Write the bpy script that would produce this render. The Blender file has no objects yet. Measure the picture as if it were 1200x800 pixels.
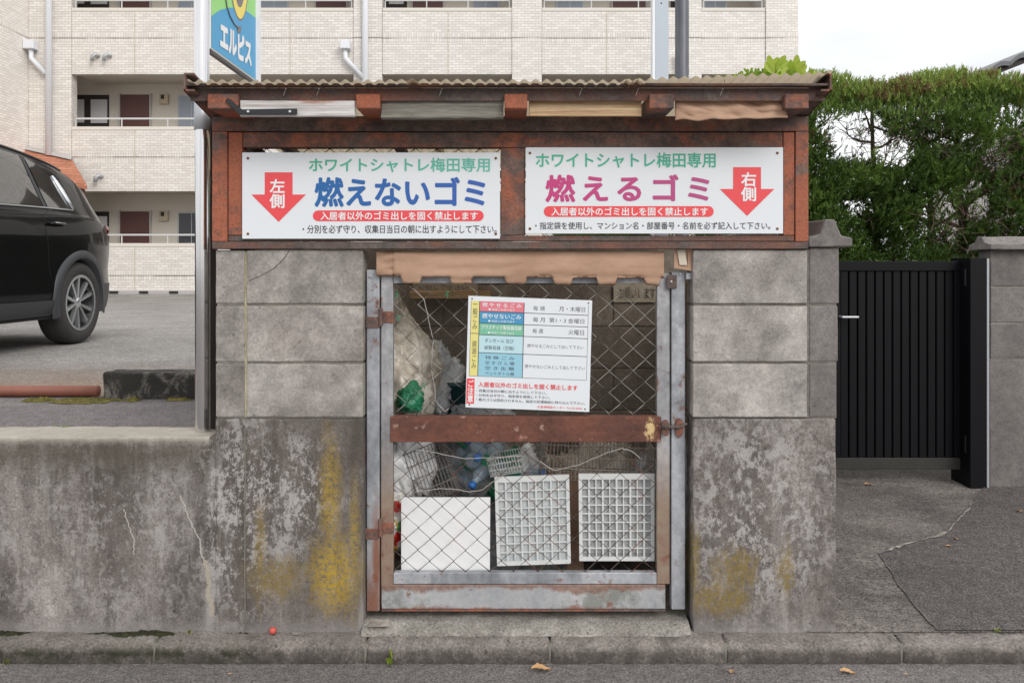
import bpy, bmesh, math, random
import numpy as np
from mathutils import Vector, Matrix, noise as mnoise
R = random.Random(7)
rng = np.random.default_rng(11)
sc = bpy.context.scene
col = sc.collection
PI = math.pi
F = 950.0; D0 = 2.836; CH = 1.275

# ------------------------------------------------------------ camera
cd = bpy.data.cameras.new('camera'); cam = bpy.data.objects.new('camera', cd); col.objects.link(cam)
cam.location = (0, -D0, CH); cam.rotation_euler = (PI/2, 0, 0)
cd.sensor_width = 36; cd.lens = F/1200*36; cd.shift_y = -87/1200; cd.clip_start = .05; cd.clip_end = 2000
sc.camera = cam
# ------------------------------------------------------------ world: bright overcast sky
SUN_EL, SUN_AZ = 58, 205     # azimuth of the light's origin, degrees from +X counter-clockwise
w = bpy.data.worlds.new('World'); sc.world = w; w.use_nodes = True
nt = w.node_tree; nt.nodes.clear()
def wn(t): return nt.nodes.new(t)
sky = wn('ShaderNodeTexSky'); sky.sky_type = 'NISHITA'; sky.sun_disc = False
sky.sun_elevation = math.radians(SUN_EL); sky.sun_rotation = math.radians(90-SUN_AZ)
bg1 = wn('ShaderNodeBackground'); bg1.inputs[1].default_value = .08
nt.links.new(sky.outputs[0], bg1.inputs[0])
tc = wn('ShaderNodeTexCoord'); sep = wn('ShaderNodeSeparateXYZ'); nt.links.new(tc.outputs['Generated'], sep.inputs[0])
mr = wn('ShaderNodeMapRange'); mr.inputs[1].default_value = 0; mr.inputs[2].default_value = 1
mr.inputs[3].default_value = .95; mr.inputs[4].default_value = 1.7
nt.links.new(sep.outputs[2], mr.inputs[0])
mp = wn('ShaderNodeMapping'); mp.inputs['Scale'].default_value = (1.2, 1.2, 4); nt.links.new(tc.outputs['Generated'], mp.inputs[0])
nz = wn('ShaderNodeTexNoise'); nz.inputs['Scale'].default_value = 1.6; nz.inputs['Detail'].default_value = 5
nt.links.new(mp.outputs[0], nz.inputs['Vector'])
cr = wn('ShaderNodeValToRGB'); cr.color_ramp.elements[0].position = .38; cr.color_ramp.elements[0].color = (.70, .72, .75, 1)
cr.color_ramp.elements[1].position = .68; cr.color_ramp.elements[1].color = (1, 1, 1, 1)
nt.links.new(nz.outputs[0], cr.inputs[0])
bg2 = wn('ShaderNodeBackground'); nt.links.new(cr.outputs[0], bg2.inputs[0]); nt.links.new(mr.outputs[0], bg2.inputs[1])
mx = wn('ShaderNodeMixShader'); mx.inputs[0].default_value = .92
nt.links.new(bg1.outputs[0], mx.inputs[1]); nt.links.new(bg2.outputs[0], mx.inputs[2])
wo = wn('ShaderNodeOutputWorld'); nt.links.new(mx.outputs[0], wo.inputs[0])
sd = bpy.data.lights.new('sun', 'SUN'); sun = bpy.data.objects.new('sun', sd); col.objects.link(sun)
sd.energy = 1.25; sd.angle = math.radians(28); sd.color = (1, .96, .9)
_d = Vector((math.cos(math.radians(SUN_AZ))*math.cos(math.radians(SUN_EL)), math.sin(math.radians(SUN_AZ))*math.cos(math.radians(SUN_EL)), math.sin(math.radians(SUN_EL))))
_d = Vector((.48, -.72, .52)).normalized()
sky.sun_elevation = math.asin(_d.z); sky.sun_rotation = math.atan2(_d.x, _d.y)
sun.rotation_euler = _d.to_track_quat('Z', 'Y').to_euler(); sun.location = (0, -5, 8)
sc.view_settings.view_transform = 'Standard'; sc.view_settings.look = 'None'; sc.view_settings.gamma = 1
sc.view_settings.exposure = 0.30; sc.view_settings.use_curve_mapping = False
sc.cycles.max_bounces = 8; sc.cycles.transparent_max_bounces = 16

# ------------------------------------------------------------ helpers
def W(x, y, Y=0.0):
    """photo pixel -> point on the plane Y"""
    D = Y + D0
    return Vector(((x-600)/F*D, Y, CH-(y-313)/F*D))
def WX(x, Y=0.0): return (x-600)/F*(Y+D0)
def WZ(y, Y=0.0): return CH-(y-313)/F*(Y+D0)

def root_of(o):
    v = Vector((0, 0, 0))
    while o is not None:
        v = v + o.location; o = o.parent
    return v
def tag(o, label=None, cat=None, group=None, kind=None):
    if label: o['label'] = label
    if cat: o['category'] = cat
    if group: o['group'] = group
    if kind: o['kind'] = kind
    return o
def empty(name, loc, label=None, cat=None, group=None):
    o = bpy.data.objects.new(name, None); col.objects.link(o); o.location = loc; o.empty_display_size = .1
    return tag(o, label, cat, group)
class MB:
    def __init__(s): s.v = []; s.f = []
    def add(s, vs, fs):
        n = len(s.v); s.v += [tuple(p) for p in vs]; s.f += [tuple(i+n for i in f) for f in fs]; return s
    def box(s, x0, x1, y0, y1, z0, z1, M=None):
        if x0 > x1: x0, x1 = x1, x0
        if y0 > y1: y0, y1 = y1, y0
        if z0 > z1: z0, z1 = z1, z0
        vs = [Vector(p) for p in ((x0,y0,z0),(x1,y0,z0),(x1,y1,z0),(x0,y1,z0),(x0,y0,z1),(x1,y0,z1),(x1,y1,z1),(x0,y1,z1))]
        if M is not None: vs = [M @ p for p in vs]
        return s.add(vs, [(0,3,2,1),(4,5,6,7),(0,1,5,4),(1,2,6,5),(2,3,7,6),(3,0,4,7)])
    def prism(s, poly, axis, a, b):
        """poly = 2-D outline, extruded along axis from a to b"""
        n = len(poly)
        def P(u, v, t): return {'x': (t, u, v), 'y': (u, t, v), 'z': (u, v, t)}[axis]
        vs = [P(u, v, a) for u, v in poly]+[P(u, v, b) for u, v in poly]
        fs = [tuple(range(n)), tuple(range(2*n-1, n-1, -1))]+[(i, i+n, (i+1) % n+n, (i+1) % n) for i in range(n)]
        return s.add(vs, fs)
    def tube(s, pts, r, n=8, closed=False, caps=True):
        pts = [Vector(p) for p in pts]; m = len(pts)
        rr = r if isinstance(r, (list, tuple)) else [r]*m
        vs = []; up = None
        for i, p in enumerate(pts):
            if closed: t = pts[(i+1) % m]-pts[i-1]
            else: t = pts[min(i+1, m-1)]-pts[max(i-1, 0)]
            t.normalize()
            if up is None:
                up = Vector((0, 0, 1)) if abs(t.z) < .9 else Vector((1, 0, 0))
            a = t.cross(up); 
            if a.length < 1e-5: a = t.cross(Vector((0, 1, 0)))
            a.normalize(); b = t.cross(a).normalized(); up = -b if False else up
            for k in range(n):
                an = 2*PI*k/n; vs.append(p+a*(rr[i]*math.cos(an))+b*(rr[i]*math.sin(an)))
        fs = []
        for i in range(m if closed else m-1):
            j = (i+1) % m
            for k in range(n):
                l = (k+1) % n; fs.append((i*n+k, j*n+k, j*n+l, i*n+l))
        if caps and not closed: fs += [tuple(range(n)), tuple(range((m-1)*n+n-1, (m-1)*n-1, -1))]
        return s.add(vs, fs)
    def lathe(s, prof, M, n=16):
        """prof = (radius, height) pairs round local Z"""
        vs = []
        for r, h in prof:
            for k in range(n): vs.append(M @ Vector((r*math.cos(2*PI*k/n), r*math.sin(2*PI*k/n), h)))
        fs = []
        for i in range(len(prof)-1):
            for k in range(n):
                l = (k+1) % n; fs.append((i*n+k, i*n+l, (i+1)*n+l, (i+1)*n+k))
        return s.add(vs, fs)
    def grid(s, fn, nu, nv):
        vs = [fn(i/nu, j/nv) for j in range(nv+1) for i in range(nu+1)]
        fs = [(j*(nu+1)+i, j*(nu+1)+i+1, (j+1)*(nu+1)+i+1, (j+1)*(nu+1)+i) for j in range(nv) for i in range(nu)]
        return s.add(vs, fs)
    def build(s, name, mat, parent=None, bevel=0, seg=1, smooth=False, jitter=0, subdiv=0, jfreq=12, loc=None, local=False, normals=True):
        me = bpy.data.meshes.new(name)
        o = bpy.data.objects.new(name, me); col.objects.link(o)
        if parent: o.parent = parent; off = Vector((0,0,0)) if local else root_of(parent)
        else: off = Vector((0, 0, 0))
        if loc is not None and not parent: o.location = loc; off = Vector(loc)
        if not parent and loc is None and s.v:
            a = np.array(s.v); c = (a.min(0)+a.max(0))/2; o.location = (c[0], c[1], a[:, 2].min()); off = Vector(o.location)
        me.from_pydata([(p[0]-off.x, p[1]-off.y, p[2]-off.z) for p in s.v], [], s.f)
        bm = bmesh.new(); bm.from_mesh(me)
        if normals: bmesh.ops.recalc_face_normals(bm, faces=bm.faces)
        if bevel: bmesh.ops.bevel(bm, geom=bm.edges[:], offset=bevel, segments=seg, affect='EDGES', profile=.5)
        if subdiv:
            for _ in range(12):
                es = [e for e in bm.edges if e.calc_length() > subdiv*1.5]
                if not es: break
                bmesh.ops.subdivide_edges(bm, edges=es, cuts=1, use_grid_fill=True)
        if jitter:
            for v in bm.verts:
                q = (v.co+off)*jfreq
                n = mnoise.noise_vector(q)+.5*mnoise.noise_vector(q*2.7)
                v.co += n*jitter
        bm.to_mesh(me); bm.free()
        if smooth:
            for p in me.polygons: p.use_smooth = True
        if isinstance(mat, (list, tuple)):
            for m in mat: me.materials.append(m)
        elif mat: me.materials.append(mat)
        return o
def copy_tree(o, parent=None):
    c = o.copy(); col.objects.link(c); c.parent = parent
    for ch in list(o.children): copy_tree(ch, c)
    return c

# ------------------------------------------------------------ node materials
class NT:
    def __init__(s, name):
        s.m = bpy.data.materials.new(name); s.m.use_nodes = True; s.t = s.m.node_tree
        s.b = s.t.nodes['Principled BSDF']; s.pos = None
    def n(s, t, **k):
        x = s.t.nodes.new(t)
        for a, v in k.items(): setattr(x, a, v)
        return x
    def put(s, inp, v):
        if hasattr(v, 'links') or isinstance(v, bpy.types.NodeSocket): s.t.links.new(v, inp)
        elif v is not None:
            if isinstance(v, (tuple, list)) and len(v) == 3 and inp.type == 'RGBA': v = (*v, 1)
            inp.default_value = v
    def P(s, rand=False):
        if s.pos is None:
            g = s.n('ShaderNodeNewGeometry').outputs['Position']
            if rand:
                oi = s.n('ShaderNodeObjectInfo').outputs['Random']
                m = s.math('MULTIPLY', oi, 37.0); c = s.n('ShaderNodeCombineXYZ')
                for i in range(3): s.put(c.inputs[i], m)
                a = s.n('ShaderNodeVectorMath', operation='ADD'); s.put(a.inputs[0], g); s.put(a.inputs[1], c.outputs[0]); g = a.outputs[0]
            s.pos = g
        return s.pos
    def math(s, op, a, b=None, c=None, clamp=False):
        x = s.n('ShaderNodeMath', operation=op, use_clamp=clamp); s.put(x.inputs[0], a)
        if b is not None: s.put(x.inputs[1], b)
        if c is not None: s.put(x.inputs[2], c)
        return x.outputs[0]
    def scale(s, vec, k):
        m = s.n('ShaderNodeMapping'); s.put(m.inputs[0], vec); m.inputs['Scale'].default_value = k; return m.outputs[0]
    def noise(s, sc_, det=4, rough=.6, vec=None, dist=0, stretch=None):
        x = s.n('ShaderNodeTexNoise'); v = vec if vec is not None else s.P()
        if stretch: v = s.scale(v, stretch)
        s.put(x.inputs['Vector'], v); x.inputs['Scale'].default_value = sc_; x.inputs['Detail'].default_value = det
        x.inputs['Roughness'].default_value = rough; x.inputs['Distortion'].default_value = dist
        return x.outputs[0]
    def voro(s, sc_, feat='F1', vec=None):
        x = s.n('ShaderNodeTexVoronoi', feature=feat); s.put(x.inputs['Vector'], vec if vec is not None else s.P()); x.inputs['Scale'].default_value = sc_
        return x.outputs['Distance']
    def ramp(s, fac, stops, interp='LINEAR'):
        x = s.n('ShaderNodeValToRGB'); s.put(x.inputs[0], fac); r = x.color_ramp; r.interpolation = interp
        while len(r.elements) < len(stops): r.elements.new(.5)
        for e, (p, c) in zip(r.elements, stops):
            e.position = p; e.color = (*c, 1) if isinstance(c, tuple) else (c, c, c, 1)
        return x.outputs[0]
    def mix(s, fac, a, b, mode='MIX'):
        x = s.n('ShaderNodeMix', data_type='RGBA', blend_type=mode, clamp_result=False)
        s.put(x.inputs[0], fac); s.put(x.inputs[6], a); s.put(x.inputs[7], b); return x.outputs[2]
    def bump(s, h, strength=.5, dist=.01, prev=None):
        x = s.n('ShaderNodeBump'); s.put(x.inputs['Height'], h); x.inputs['Strength'].default_value = strength; x.inputs['Distance'].default_value = dist
        if prev is not None: s.put(x.inputs['Normal'], prev)
        return x.outputs[0]
    def sep(s):
        if not hasattr(s, '_sep'):
            x = s.n('ShaderNodeSeparateXYZ'); s.put(x.inputs[0], s.n('ShaderNodeNewGeometry').outputs['Position']); s._sep = x.outputs
        return s._sep
    def blob(s, px_, py_, rx, ry, nz_=None, soft=.35, Y=0.0, amt=.9):
        """soft elliptic stain at a spot of the thing's face, ragged by noise"""
        X, Z = WX(px_, Y), WZ(py_, Y); k = (Y+D0)/F
        o = s.sep()
        a = s.math('DIVIDE', s.math('SUBTRACT', o[0], X), rx*k); b = s.math('DIVIDE', s.math('SUBTRACT', o[2], Z), ry*k)
        d = s.math('SQRT', s.math('ADD', s.math('MULTIPLY', a, a), s.math('MULTIPLY', b, b)))
        if nz_ is None: nz_ = s.noise(14, 6, .7)
        d = s.math('ADD', d, s.math('MULTIPLY', s.math('SUBTRACT', nz_, .5), amt*2))
        return s.math('DIVIDE', s.math('SUBTRACT', 1+soft, d), 2*soft, clamp=True)
    def out(s, color=None, rough=None, metal=None, normal=None, **k):
        for nm, v in (('Base Color', color), ('Roughness', rough), ('Metallic', metal), ('Normal', normal)):
            if v is not None: s.put(s.b.inputs[nm], v)
        for nm, v in k.items(): s.put(s.b.inputs[nm], v)
        return s.m
def plain(name, c, rough=.6, metal=0, var=.12, sc_=8, bump=0, **k):
    n = NT(name); z = n.noise(sc_, 5, .65, vec=n.P(True))
    cc = n.mix(z, tuple(x*(1-var) for x in c), tuple(min(1, x*(1+var)) for x in c))
    return n.out(cc, rough, metal, n.bump(n.noise(sc_*6, 4, .6), bump, .002) if bump else None, **k)

def concrete(name, lo, hi, pits=.35, speck=.22, rand=True, extra=None, bump=.6, big=3.0, stretchz=.6):
    n = NT(name); n.P(rand)
    a = n.noise(big, 6, .65, stretch=(1, 1, stretchz)); f = n.noise(22, 8, .72); g = n.noise(120, 4, .7)
    c = n.ramp(a, [(.32, lo), (.68, hi)])
    c = n.mix(.5, c, n.ramp(f, [(.3, .25), (.7, .75)]), 'OVERLAY')
    c = n.mix(speck, c, n.ramp(g, [(.36, .1), (.64, .86)]), 'OVERLAY')
    v = n.voro(34); pit = n.math('LESS_THAN', n.math('ADD', v, n.math('MULTIPLY', n.noise(19, 3, .6), .8)), .46)
    wv_ = n.voro(58); wsp = n.math('LESS_THAN', n.math('ADD', wv_, n.math('MULTIPLY', f, .8)), .44)
    c = n.mix(n.math('MULTIPLY', wsp, .15), c, tuple(min(.75, x*1.5) for x in hi))
    c = n.mix(n.math('MULTIPLY', pit, pits), c, (.05, .045, .04))
    if extra: c = extra(n, c, f)
    h = n.math('ADD', n.math('MULTIPLY', f, .7), n.math('MULTIPLY', g, .15)); h = n.math('SUBTRACT', h, n.math('MULTIPLY', pit, .6))
    return n.out(c, .92, 0, n.bump(h, bump, .006))

M = {}
def blk(n, c, f):
    z = n.noise(3.2, 8, .7); return n.mix(.7, c, n.ramp(z, [(.36, .22), (.64, .72)]), 'OVERLAY')
M['block'] = concrete('concrete_block', (.225, .20, .182), (.38, .35, .325), stretchz=1, extra=blk)
M['block_pale'] = concrete('pale_concrete_block', (.26, .235, .215), (.47, .435, .41), stretchz=1, extra=blk)
M['block_dark'] = concrete('dark_concrete_block', (.13, .115, .11), (.22, .20, .19))
M['mortar'] = concrete('mortar', (.13, .12, .10), (.30, .28, .24))
M['mortar_moss'] = concrete('mossy_mortar', (.22, .19, .10), (.42, .38, .26))
M['back_block'] = concrete('grimy_back_block', (.22, .185, .155), (.38, .33, .28))

def soil(n, c, f):      # dark grime, white bloom and lichen on the cast bases
    z = n.noise(9, 8, .75, stretch=(1, 1, .35)); z2 = n.noise(38, 9, .85, stretch=(1, 1, .7))
    zf = n.noise(2.6, 10, .78, stretch=(1, 1, .45))
    zf2 = n.noise(7, 6, .7, stretch=(1, 1, .8)); mott = n.ramp(zf, [(.44, 0.), (.57, 1.)])
    c = n.mix(n.math('MULTIPLY', mott, .5), c, (.085, .068, .06))
    c = n.mix(.75, c, n.ramp(n.noise(7, 9, .8, stretch=(1, 1, .3)), [(.32, .18), (.68, .74)]), 'OVERLAY')
    c = n.mix(.55, c, n.ramp(n.noise(1.5, 5, .6, stretch=(1, 1, .35)), [(.35, .25), (.65, .65)]), 'OVERLAY')
    o = n.sep(); pil = n.math('GREATER_THAN', o[0], -1.045)
    c = n.mix(n.math('MULTIPLY', pil, n.math('SUBTRACT', .42, n.math('MULTIPLY', n.math('GREATER_THAN', o[0], 0.), .36))), c, (.10, .082, .070))
    stz = n.noise(7, 7, .7, stretch=(1, 1, .10)); top_ = n.math('DIVIDE', n.math('SUBTRACT', o[2], .12), .5, clamp=True)
    c = n.mix(n.math('MULTIPLY', n.math('MULTIPLY', n.ramp(stz, [(.47, 0.), (.58, 1.)]), top_), .65), c, (.07, .058, .048))
    c = n.mix(n.math('MULTIPLY', n.ramp(n.noise(9, 6, .7, stretch=(1, 1, .12)), [(.56, 0.), (.66, 1.)]), .45), c, (.40, .375, .355))
    rg = n.n('ShaderNodeTexNoise', noise_type='RIDGED_MULTIFRACTAL'); n.put(rg.inputs['Vector'], n.sep() and n.n('ShaderNodeNewGeometry').outputs['Position']); rg.inputs['Scale'].default_value = 30; rg.inputs['Detail'].default_value = 5
    crk = n.ramp(n.math('SUBTRACT', 1.0, n.voro(26, 'DISTANCE_TO_EDGE', vec=n.mix(.06, n.n('ShaderNodeNewGeometry').outputs['Position'], rg.outputs[0]))), [(.955, 0.), (.99, 1.)])
    c = n.mix(n.math('MULTIPLY', n.math('MULTIPLY', crk, n.math('ADD', .2, n.math('MULTIPLY', top_, .8))), n.math('MULTIPLY', n.ramp(n.noise(8, 6, .7), [(.42, .1), (.6, 1.)]), .55)), c, (.045, .036, .03))
    wb = n.blob(280, 600, 60, 140, z2, .4, amt=1.4)
    wb = n.math('MAXIMUM', wb, n.blob(340, 575, 75, 80, z2, .25, amt=2.6))
    wb = n.math('MAXIMUM', wb, n.math('MULTIPLY', n.blob(110, 640, 190, 95, z, .5, amt=1.8), .55))
    wr = n.blob(890, 600, 110, 140, z2, .5, amt=1.2)
    wb = n.math('MAXIMUM', wb, n.math('MULTIPLY', wr, .95))
    fleck = n.ramp(n.math('ADD', n.math('MULTIPLY', z2, .68), n.math('MULTIPLY', zf2, .32)), [(.505, 0.), (.535, 1.)])
    c = n.mix(n.math('MULTIPLY', n.math('MULTIPLY', wb, fleck), .8), c, (.45, .425, .41))
    # lichen
    lz = n.noise(22, 8, .82, stretch=(1, 1, .45))
    ye = n.blob(392, 672, 26, 40, lz, .5, amt=1.5)
    ye = n.math('MAXIMUM', ye, n.math('MULTIPLY', n.blob(387, 580, 11, 60, lz, .6, amt=1.5), .75))
    ye = n.math('MAXIMUM', ye, n.math('MULTIPLY', n.blob(415, 640, 6, 70, lz, .6, amt=1.3), .6))
    gr_ = n.ramp(n.noise(70, 8, .85), [(.44, .12), (.50, 1.)])
    ye = n.math('MULTIPLY', ye, gr_)
    c = n.mix(n.math('MULTIPLY', ye, .9), c, n.ramp(lz, [(.35, (.22, .14, .02)), (.6, (.50, .33, .02))]))
    yl = n.math('MAXIMUM', n.blob(325, 678, 30, 22, lz, .5, amt=1.6), n.blob(305, 650, 6, 50, lz, .5, amt=1.6))
    yr = n.math('MAXIMUM', n.blob(842, 700, 34, 18, lz, .4, amt=1.5), n.blob(862, 668, 22, 24, lz, .4, amt=2.2))
    yr = n.math('MAXIMUM', yr, n.blob(920, 665, 9, 26, lz, .4, amt=2.2)); yr = n.math('MAXIMUM', yr, n.blob(812, 655, 8, 40, lz, .4, amt=1.0))
    c = n.mix(n.math('MULTIPLY', n.math('MULTIPLY', n.math('MAXIMUM', yl, yr), gr_), .75), c, (.22, .15, .03))
    # pale top edge and dark drip band on the low wall, whitened foot
    o = n.sep()
    tm = n.math('MULTIPLY', n.math('LESS_THAN', o[0], -1.06), n.math('DIVIDE', n.math('SUBTRACT', n.math('ADD', o[2], n.math('MULTIPLY', f, .05)), .675), .03, clamp=True))
    c = n.mix(n.math('MULTIPLY', tm, .75), c, (.48, .44, .37))
    db = n.math('MULTIPLY', n.math('MULTIPLY', n.math('LESS_THAN', o[0], -1.06), n.math('SUBTRACT', 1.0, n.math('ABSOLUTE', n.math('DIVIDE', n.math('SUBTRACT', o[2], .62), .085)), clamp=True)), n.ramp(z, [(.25, 0.), (.5, 1.)]))
    c = n.mix(n.math('MULTIPLY', db, .6), c, (.085, .07, .05))
    ft = n.math('DIVIDE', n.math('SUBTRACT', .075, n.math('ADD', o[2], n.math('MULTIPLY', f, .04))), .06, clamp=True)
    c = n.mix(n.math('MULTIPLY', ft, .45), c, (.33, .31, .30))
    # two meandering cracks filled with lime
    def crack(c, x0, z0, x1, z1, wd, colr):
        t = n.math('DIVIDE', n.math('SUBTRACT', o[2], z0), z1-z0)
        xx = n.math('ADD', n.math('MULTIPLY', t, x1-x0), x0)
        wob = n.math('MULTIPLY', n.math('SUBTRACT', n.noise(11, 3, .6, stretch=(.01, .01, 1)), .5), .07)
        d = n.math('ABSOLUTE', n.math('SUBTRACT', o[0], n.math('ADD', xx, wob)))
        m_ = n.math('MULTIPLY', n.math('LESS_THAN', d, wd), n.math('MULTIPLY', n.math('GREATER_THAN', t, 0.), n.math('LESS_THAN', t, 1.)))
        return n.mix(n.math('MULTIPLY', m_, .7), c, colr)
    c = crack(c, WX(212), WZ(580), WX(240), WZ(658), .0022, (.55, .52, .46))
    c = crack(c, WX(241), WZ(656), WX(250), WZ(722), .0075, (.42, .36, .28))
    c = crack(c, WX(146), WZ(596), WX(158), WZ(650), .0022, (.5, .47, .42))
    return c
M['base'] = concrete('stained_cast_concrete', (.16, .138, .125), (.29, .262, .245), rand=False, extra=soil, bump=1.3, pits=.8, big=4.5, speck=.42)

def asphalt(name, c0, c1, gravel=.5, rust=False, bump=.7):
    n = NT(name)
    a = n.noise(1.3, 6, .7); v = n.voro(85); f = n.noise(150, 3, .7); g = n.noise(28, 7, .8)
    c = n.ramp(a, [(.3, c0), (.7, c1)])
    c = n.mix(.6, c, n.ramp(g, [(.32, .15), (.68, .82)]), 'OVERLAY')
    c = n.mix(min(1, gravel*1.5), c, n.ramp(f, [(.36, .08), (.64, .9)]), 'OVERLAY')
    st = n.math('LESS_THAN', v, .17); c = n.mix(n.math('MULTIPLY', st, .5*gravel), c, (.5, .47, .43))
    if name == 'old_driveway_asphalt':
        o = n.sep(); dz_ = n.ramp(n.noise(2.4, 9, .78, stretch=(.6, 1, 1)), [(.44, 0.), (.62, .75)])
        c = n.mix(n.math('MULTIPLY', dz_, n.ramp(n.noise(60, 4, .7), [(.42, 0.), (.6, 1.)])), c, (.36, .32, .28))
    if rust:
        o = n.sep(); z = n.noise(3, 5, .7, stretch=(1, 2, 1))
        m_ = n.math('MULTIPLY', n.math('DIVIDE', n.math('SUBTRACT', 3.3, n.math('ADD', o[1], n.math('MULTIPLY', z, 1.2))), 1.2, clamp=True), n.math('GREATER_THAN', o[1], 1.2))
        c = n.mix(n.math('MULTIPLY', m_, .72), c, (.20, .12, .075))
        wh = n.math('GREATER_THAN', n.noise(55, 3, .6), .66); c = n.mix(n.math('MULTIPLY', wh, n.math('MULTIPLY', m_, .8)), c, (.6, .55, .48))
    return n.out(c, .93, 0, n.bump(n.math('ADD', n.math('MULTIPLY', f, .5), n.math('MULTIPLY', n.math('SUBTRACT', 1.0, v), .5)), bump, .006))
M['road'] = asphalt('road_asphalt', (.115, .103, .098), (.175, .16, .152), .45)
M['lot'] = asphalt('parking_asphalt', (.20, .185, .172), (.33, .31, .29), .5, rust=True)
M['strip'] = asphalt('dark_strip_asphalt', (.115, .10, .10), (.17, .152, .148), .5)
M['drive'] = asphalt('old_driveway_asphalt', (.07, .060, .055), (.155, .135, .122), .7)
M['patch'] = asphalt('newer_asphalt_patch', (.072, .062, .058), (.115, .100, .094), .6)
M['crack'] = concrete('crumbled_edge', (.12, .10, .08), (.48, .44, .39), bump=.6, big=18)

def kerbx(n, c, f):
    o = n.sep(); z = n.noise(7, 6, .7, dist=.4); 
    c = n.mix(n.math('MULTIPLY', n.math('DIVIDE', n.math('SUBTRACT', -.018, o[2]), .02, clamp=True), n.math('MULTIPLY', n.ramp(n.noise(16, 9, .82), [(.40, .25), (.52, 1.)]), .75)), c, (.05, .043, .037))
    mz = n.math('MULTIPLY', n.math('MULTIPLY', n.math('DIVIDE', n.math('SUBTRACT', -.62, n.math('ADD', o[0], n.math('MULTIPLY', z, .3))), .12, clamp=True), n.ramp(n.noise(9, 9, .82), [(.44, 0.), (.52, 1.)])), n.math('SUBTRACT', 1.0, n.math('ABSOLUTE', n.math('DIVIDE', n.math('SUBTRACT', o[2], -.040), .045)), clamp=True))
    return n.mix(n.math('MULTIPLY', mz, .95), c, (.022, .022, .009))
M['kerb'] = concrete('kerb_stone_concrete', (.12, .102, .092), (.25, .222, .20), rand=False, extra=kerbx, bump=1.4, pits=.7, big=9, speck=.5)
M['sill'] = concrete('worn_step_concrete', (.16, .145, .125), (.31, .29, .26), rand=False, bump=1.4, speck=.45, pits=.5, big=6)
def dirtyblk(n, c, f):
    z = n.noise(9, 6, .75, dist=.5); return n.mix(n.ramp(z, [(.38, 0.), (.5, .95)]), c, (.018, .016, .013))
M['wheelstop'] = concrete('mould_blackened_kerb', (.09, .08, .07), (.16, .145, .13), extra=dirtyblk, bump=1)

def rust(name, orange=.5, grey=.4, rough=.78, coarse=7):
    n = NT(name); n.P(True)
    a = n.noise(coarse*.8, 9, .68, dist=.3); b = n.noise(coarse*3, 7, .72); d = n.noise(150, 3, .6); e = n.noise(3.6, 7, .7)
    c = n.ramp(a, [(.32, (.065, .048, .046)), (.47, (.125, .068, .054)), (.64, (.19, .082, .054))])
    om = n.ramp(n.math('ADD', n.math('MULTIPLY', e, .5), n.math('MULTIPLY', b, .5)), [(.58-.2*orange, 0.), (.70-.2*orange, 1.)])
    c = n.mix(n.math('MULTIPLY', om, .75), c, (.40, .115, .055))
    gm = n.ramp(n.noise(5, 6, .75, dist=.4, stretch=(.4, .4, 1)), [(.66-.3*grey, 0.), (.74-.3*grey, 1.)])
    c = n.mix(n.math('MULTIPLY', gm, .8), c, n.ramp(b, [(.35, (.05, .045, .045)), (.65, (.15, .125, .11))]))
    c = n.mix(.5, c, n.ramp(d, [(.3, .25), (.7, .75)]), 'OVERLAY')
    sp = n.math('GREATER_THAN', b, .67); c = n.mix(n.math('MULTIPLY', sp, .6), c, (.03, .022, .02))
    return n.out(c, rough, .0, n.bump(n.math('ADD', n.math('MULTIPLY', b, .6), n.math('MULTIPLY', d, .4)), .55, .004))
M['rust'] = rust('rusted_steel', .62, .72)
M['rust_orange'] = rust('orange_rusted_steel', 1.05, .3)
M['rust_dark'] = rust('dark_rusted_steel', .1, .7)
def rust_paint():
    n = NT('rusted_red_rail'); a = n.noise(9, 7, .7, dist=.5, stretch=(.5, 1, 1)); b = n.noise(60, 5, .7)
    c = n.ramp(a, [(.3, (.075, .032, .024)), (.62, (.19, .068, .042))]); c = n.mix(.5, c, n.ramp(b, [(.3, .25), (.7, .75)]), 'OVERLAY')
    c = n.mix(n.ramp(n.noise(6, 8, .75, stretch=(.6, 1, 1)), [(.5, 0.), (.62, .6)]), c, (.075, .035, .028)); m_ = n.ramp(n.noise(22, 5, .6), [(.62, 0.), (.68, 1.)]); c = n.mix(n.math('MULTIPLY', m_, .65), c, (.42, .26, .21))
    y = n.blob(762, 502, 5, 9, n.noise(60, 6, .8), .3, .04, 2.6); c = n.mix(y, c, (.62, .45, .22))
    return n.out(c, .8, 0, n.bump(b, .5, .003))
M['rail_red'] = rust_paint()
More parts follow.
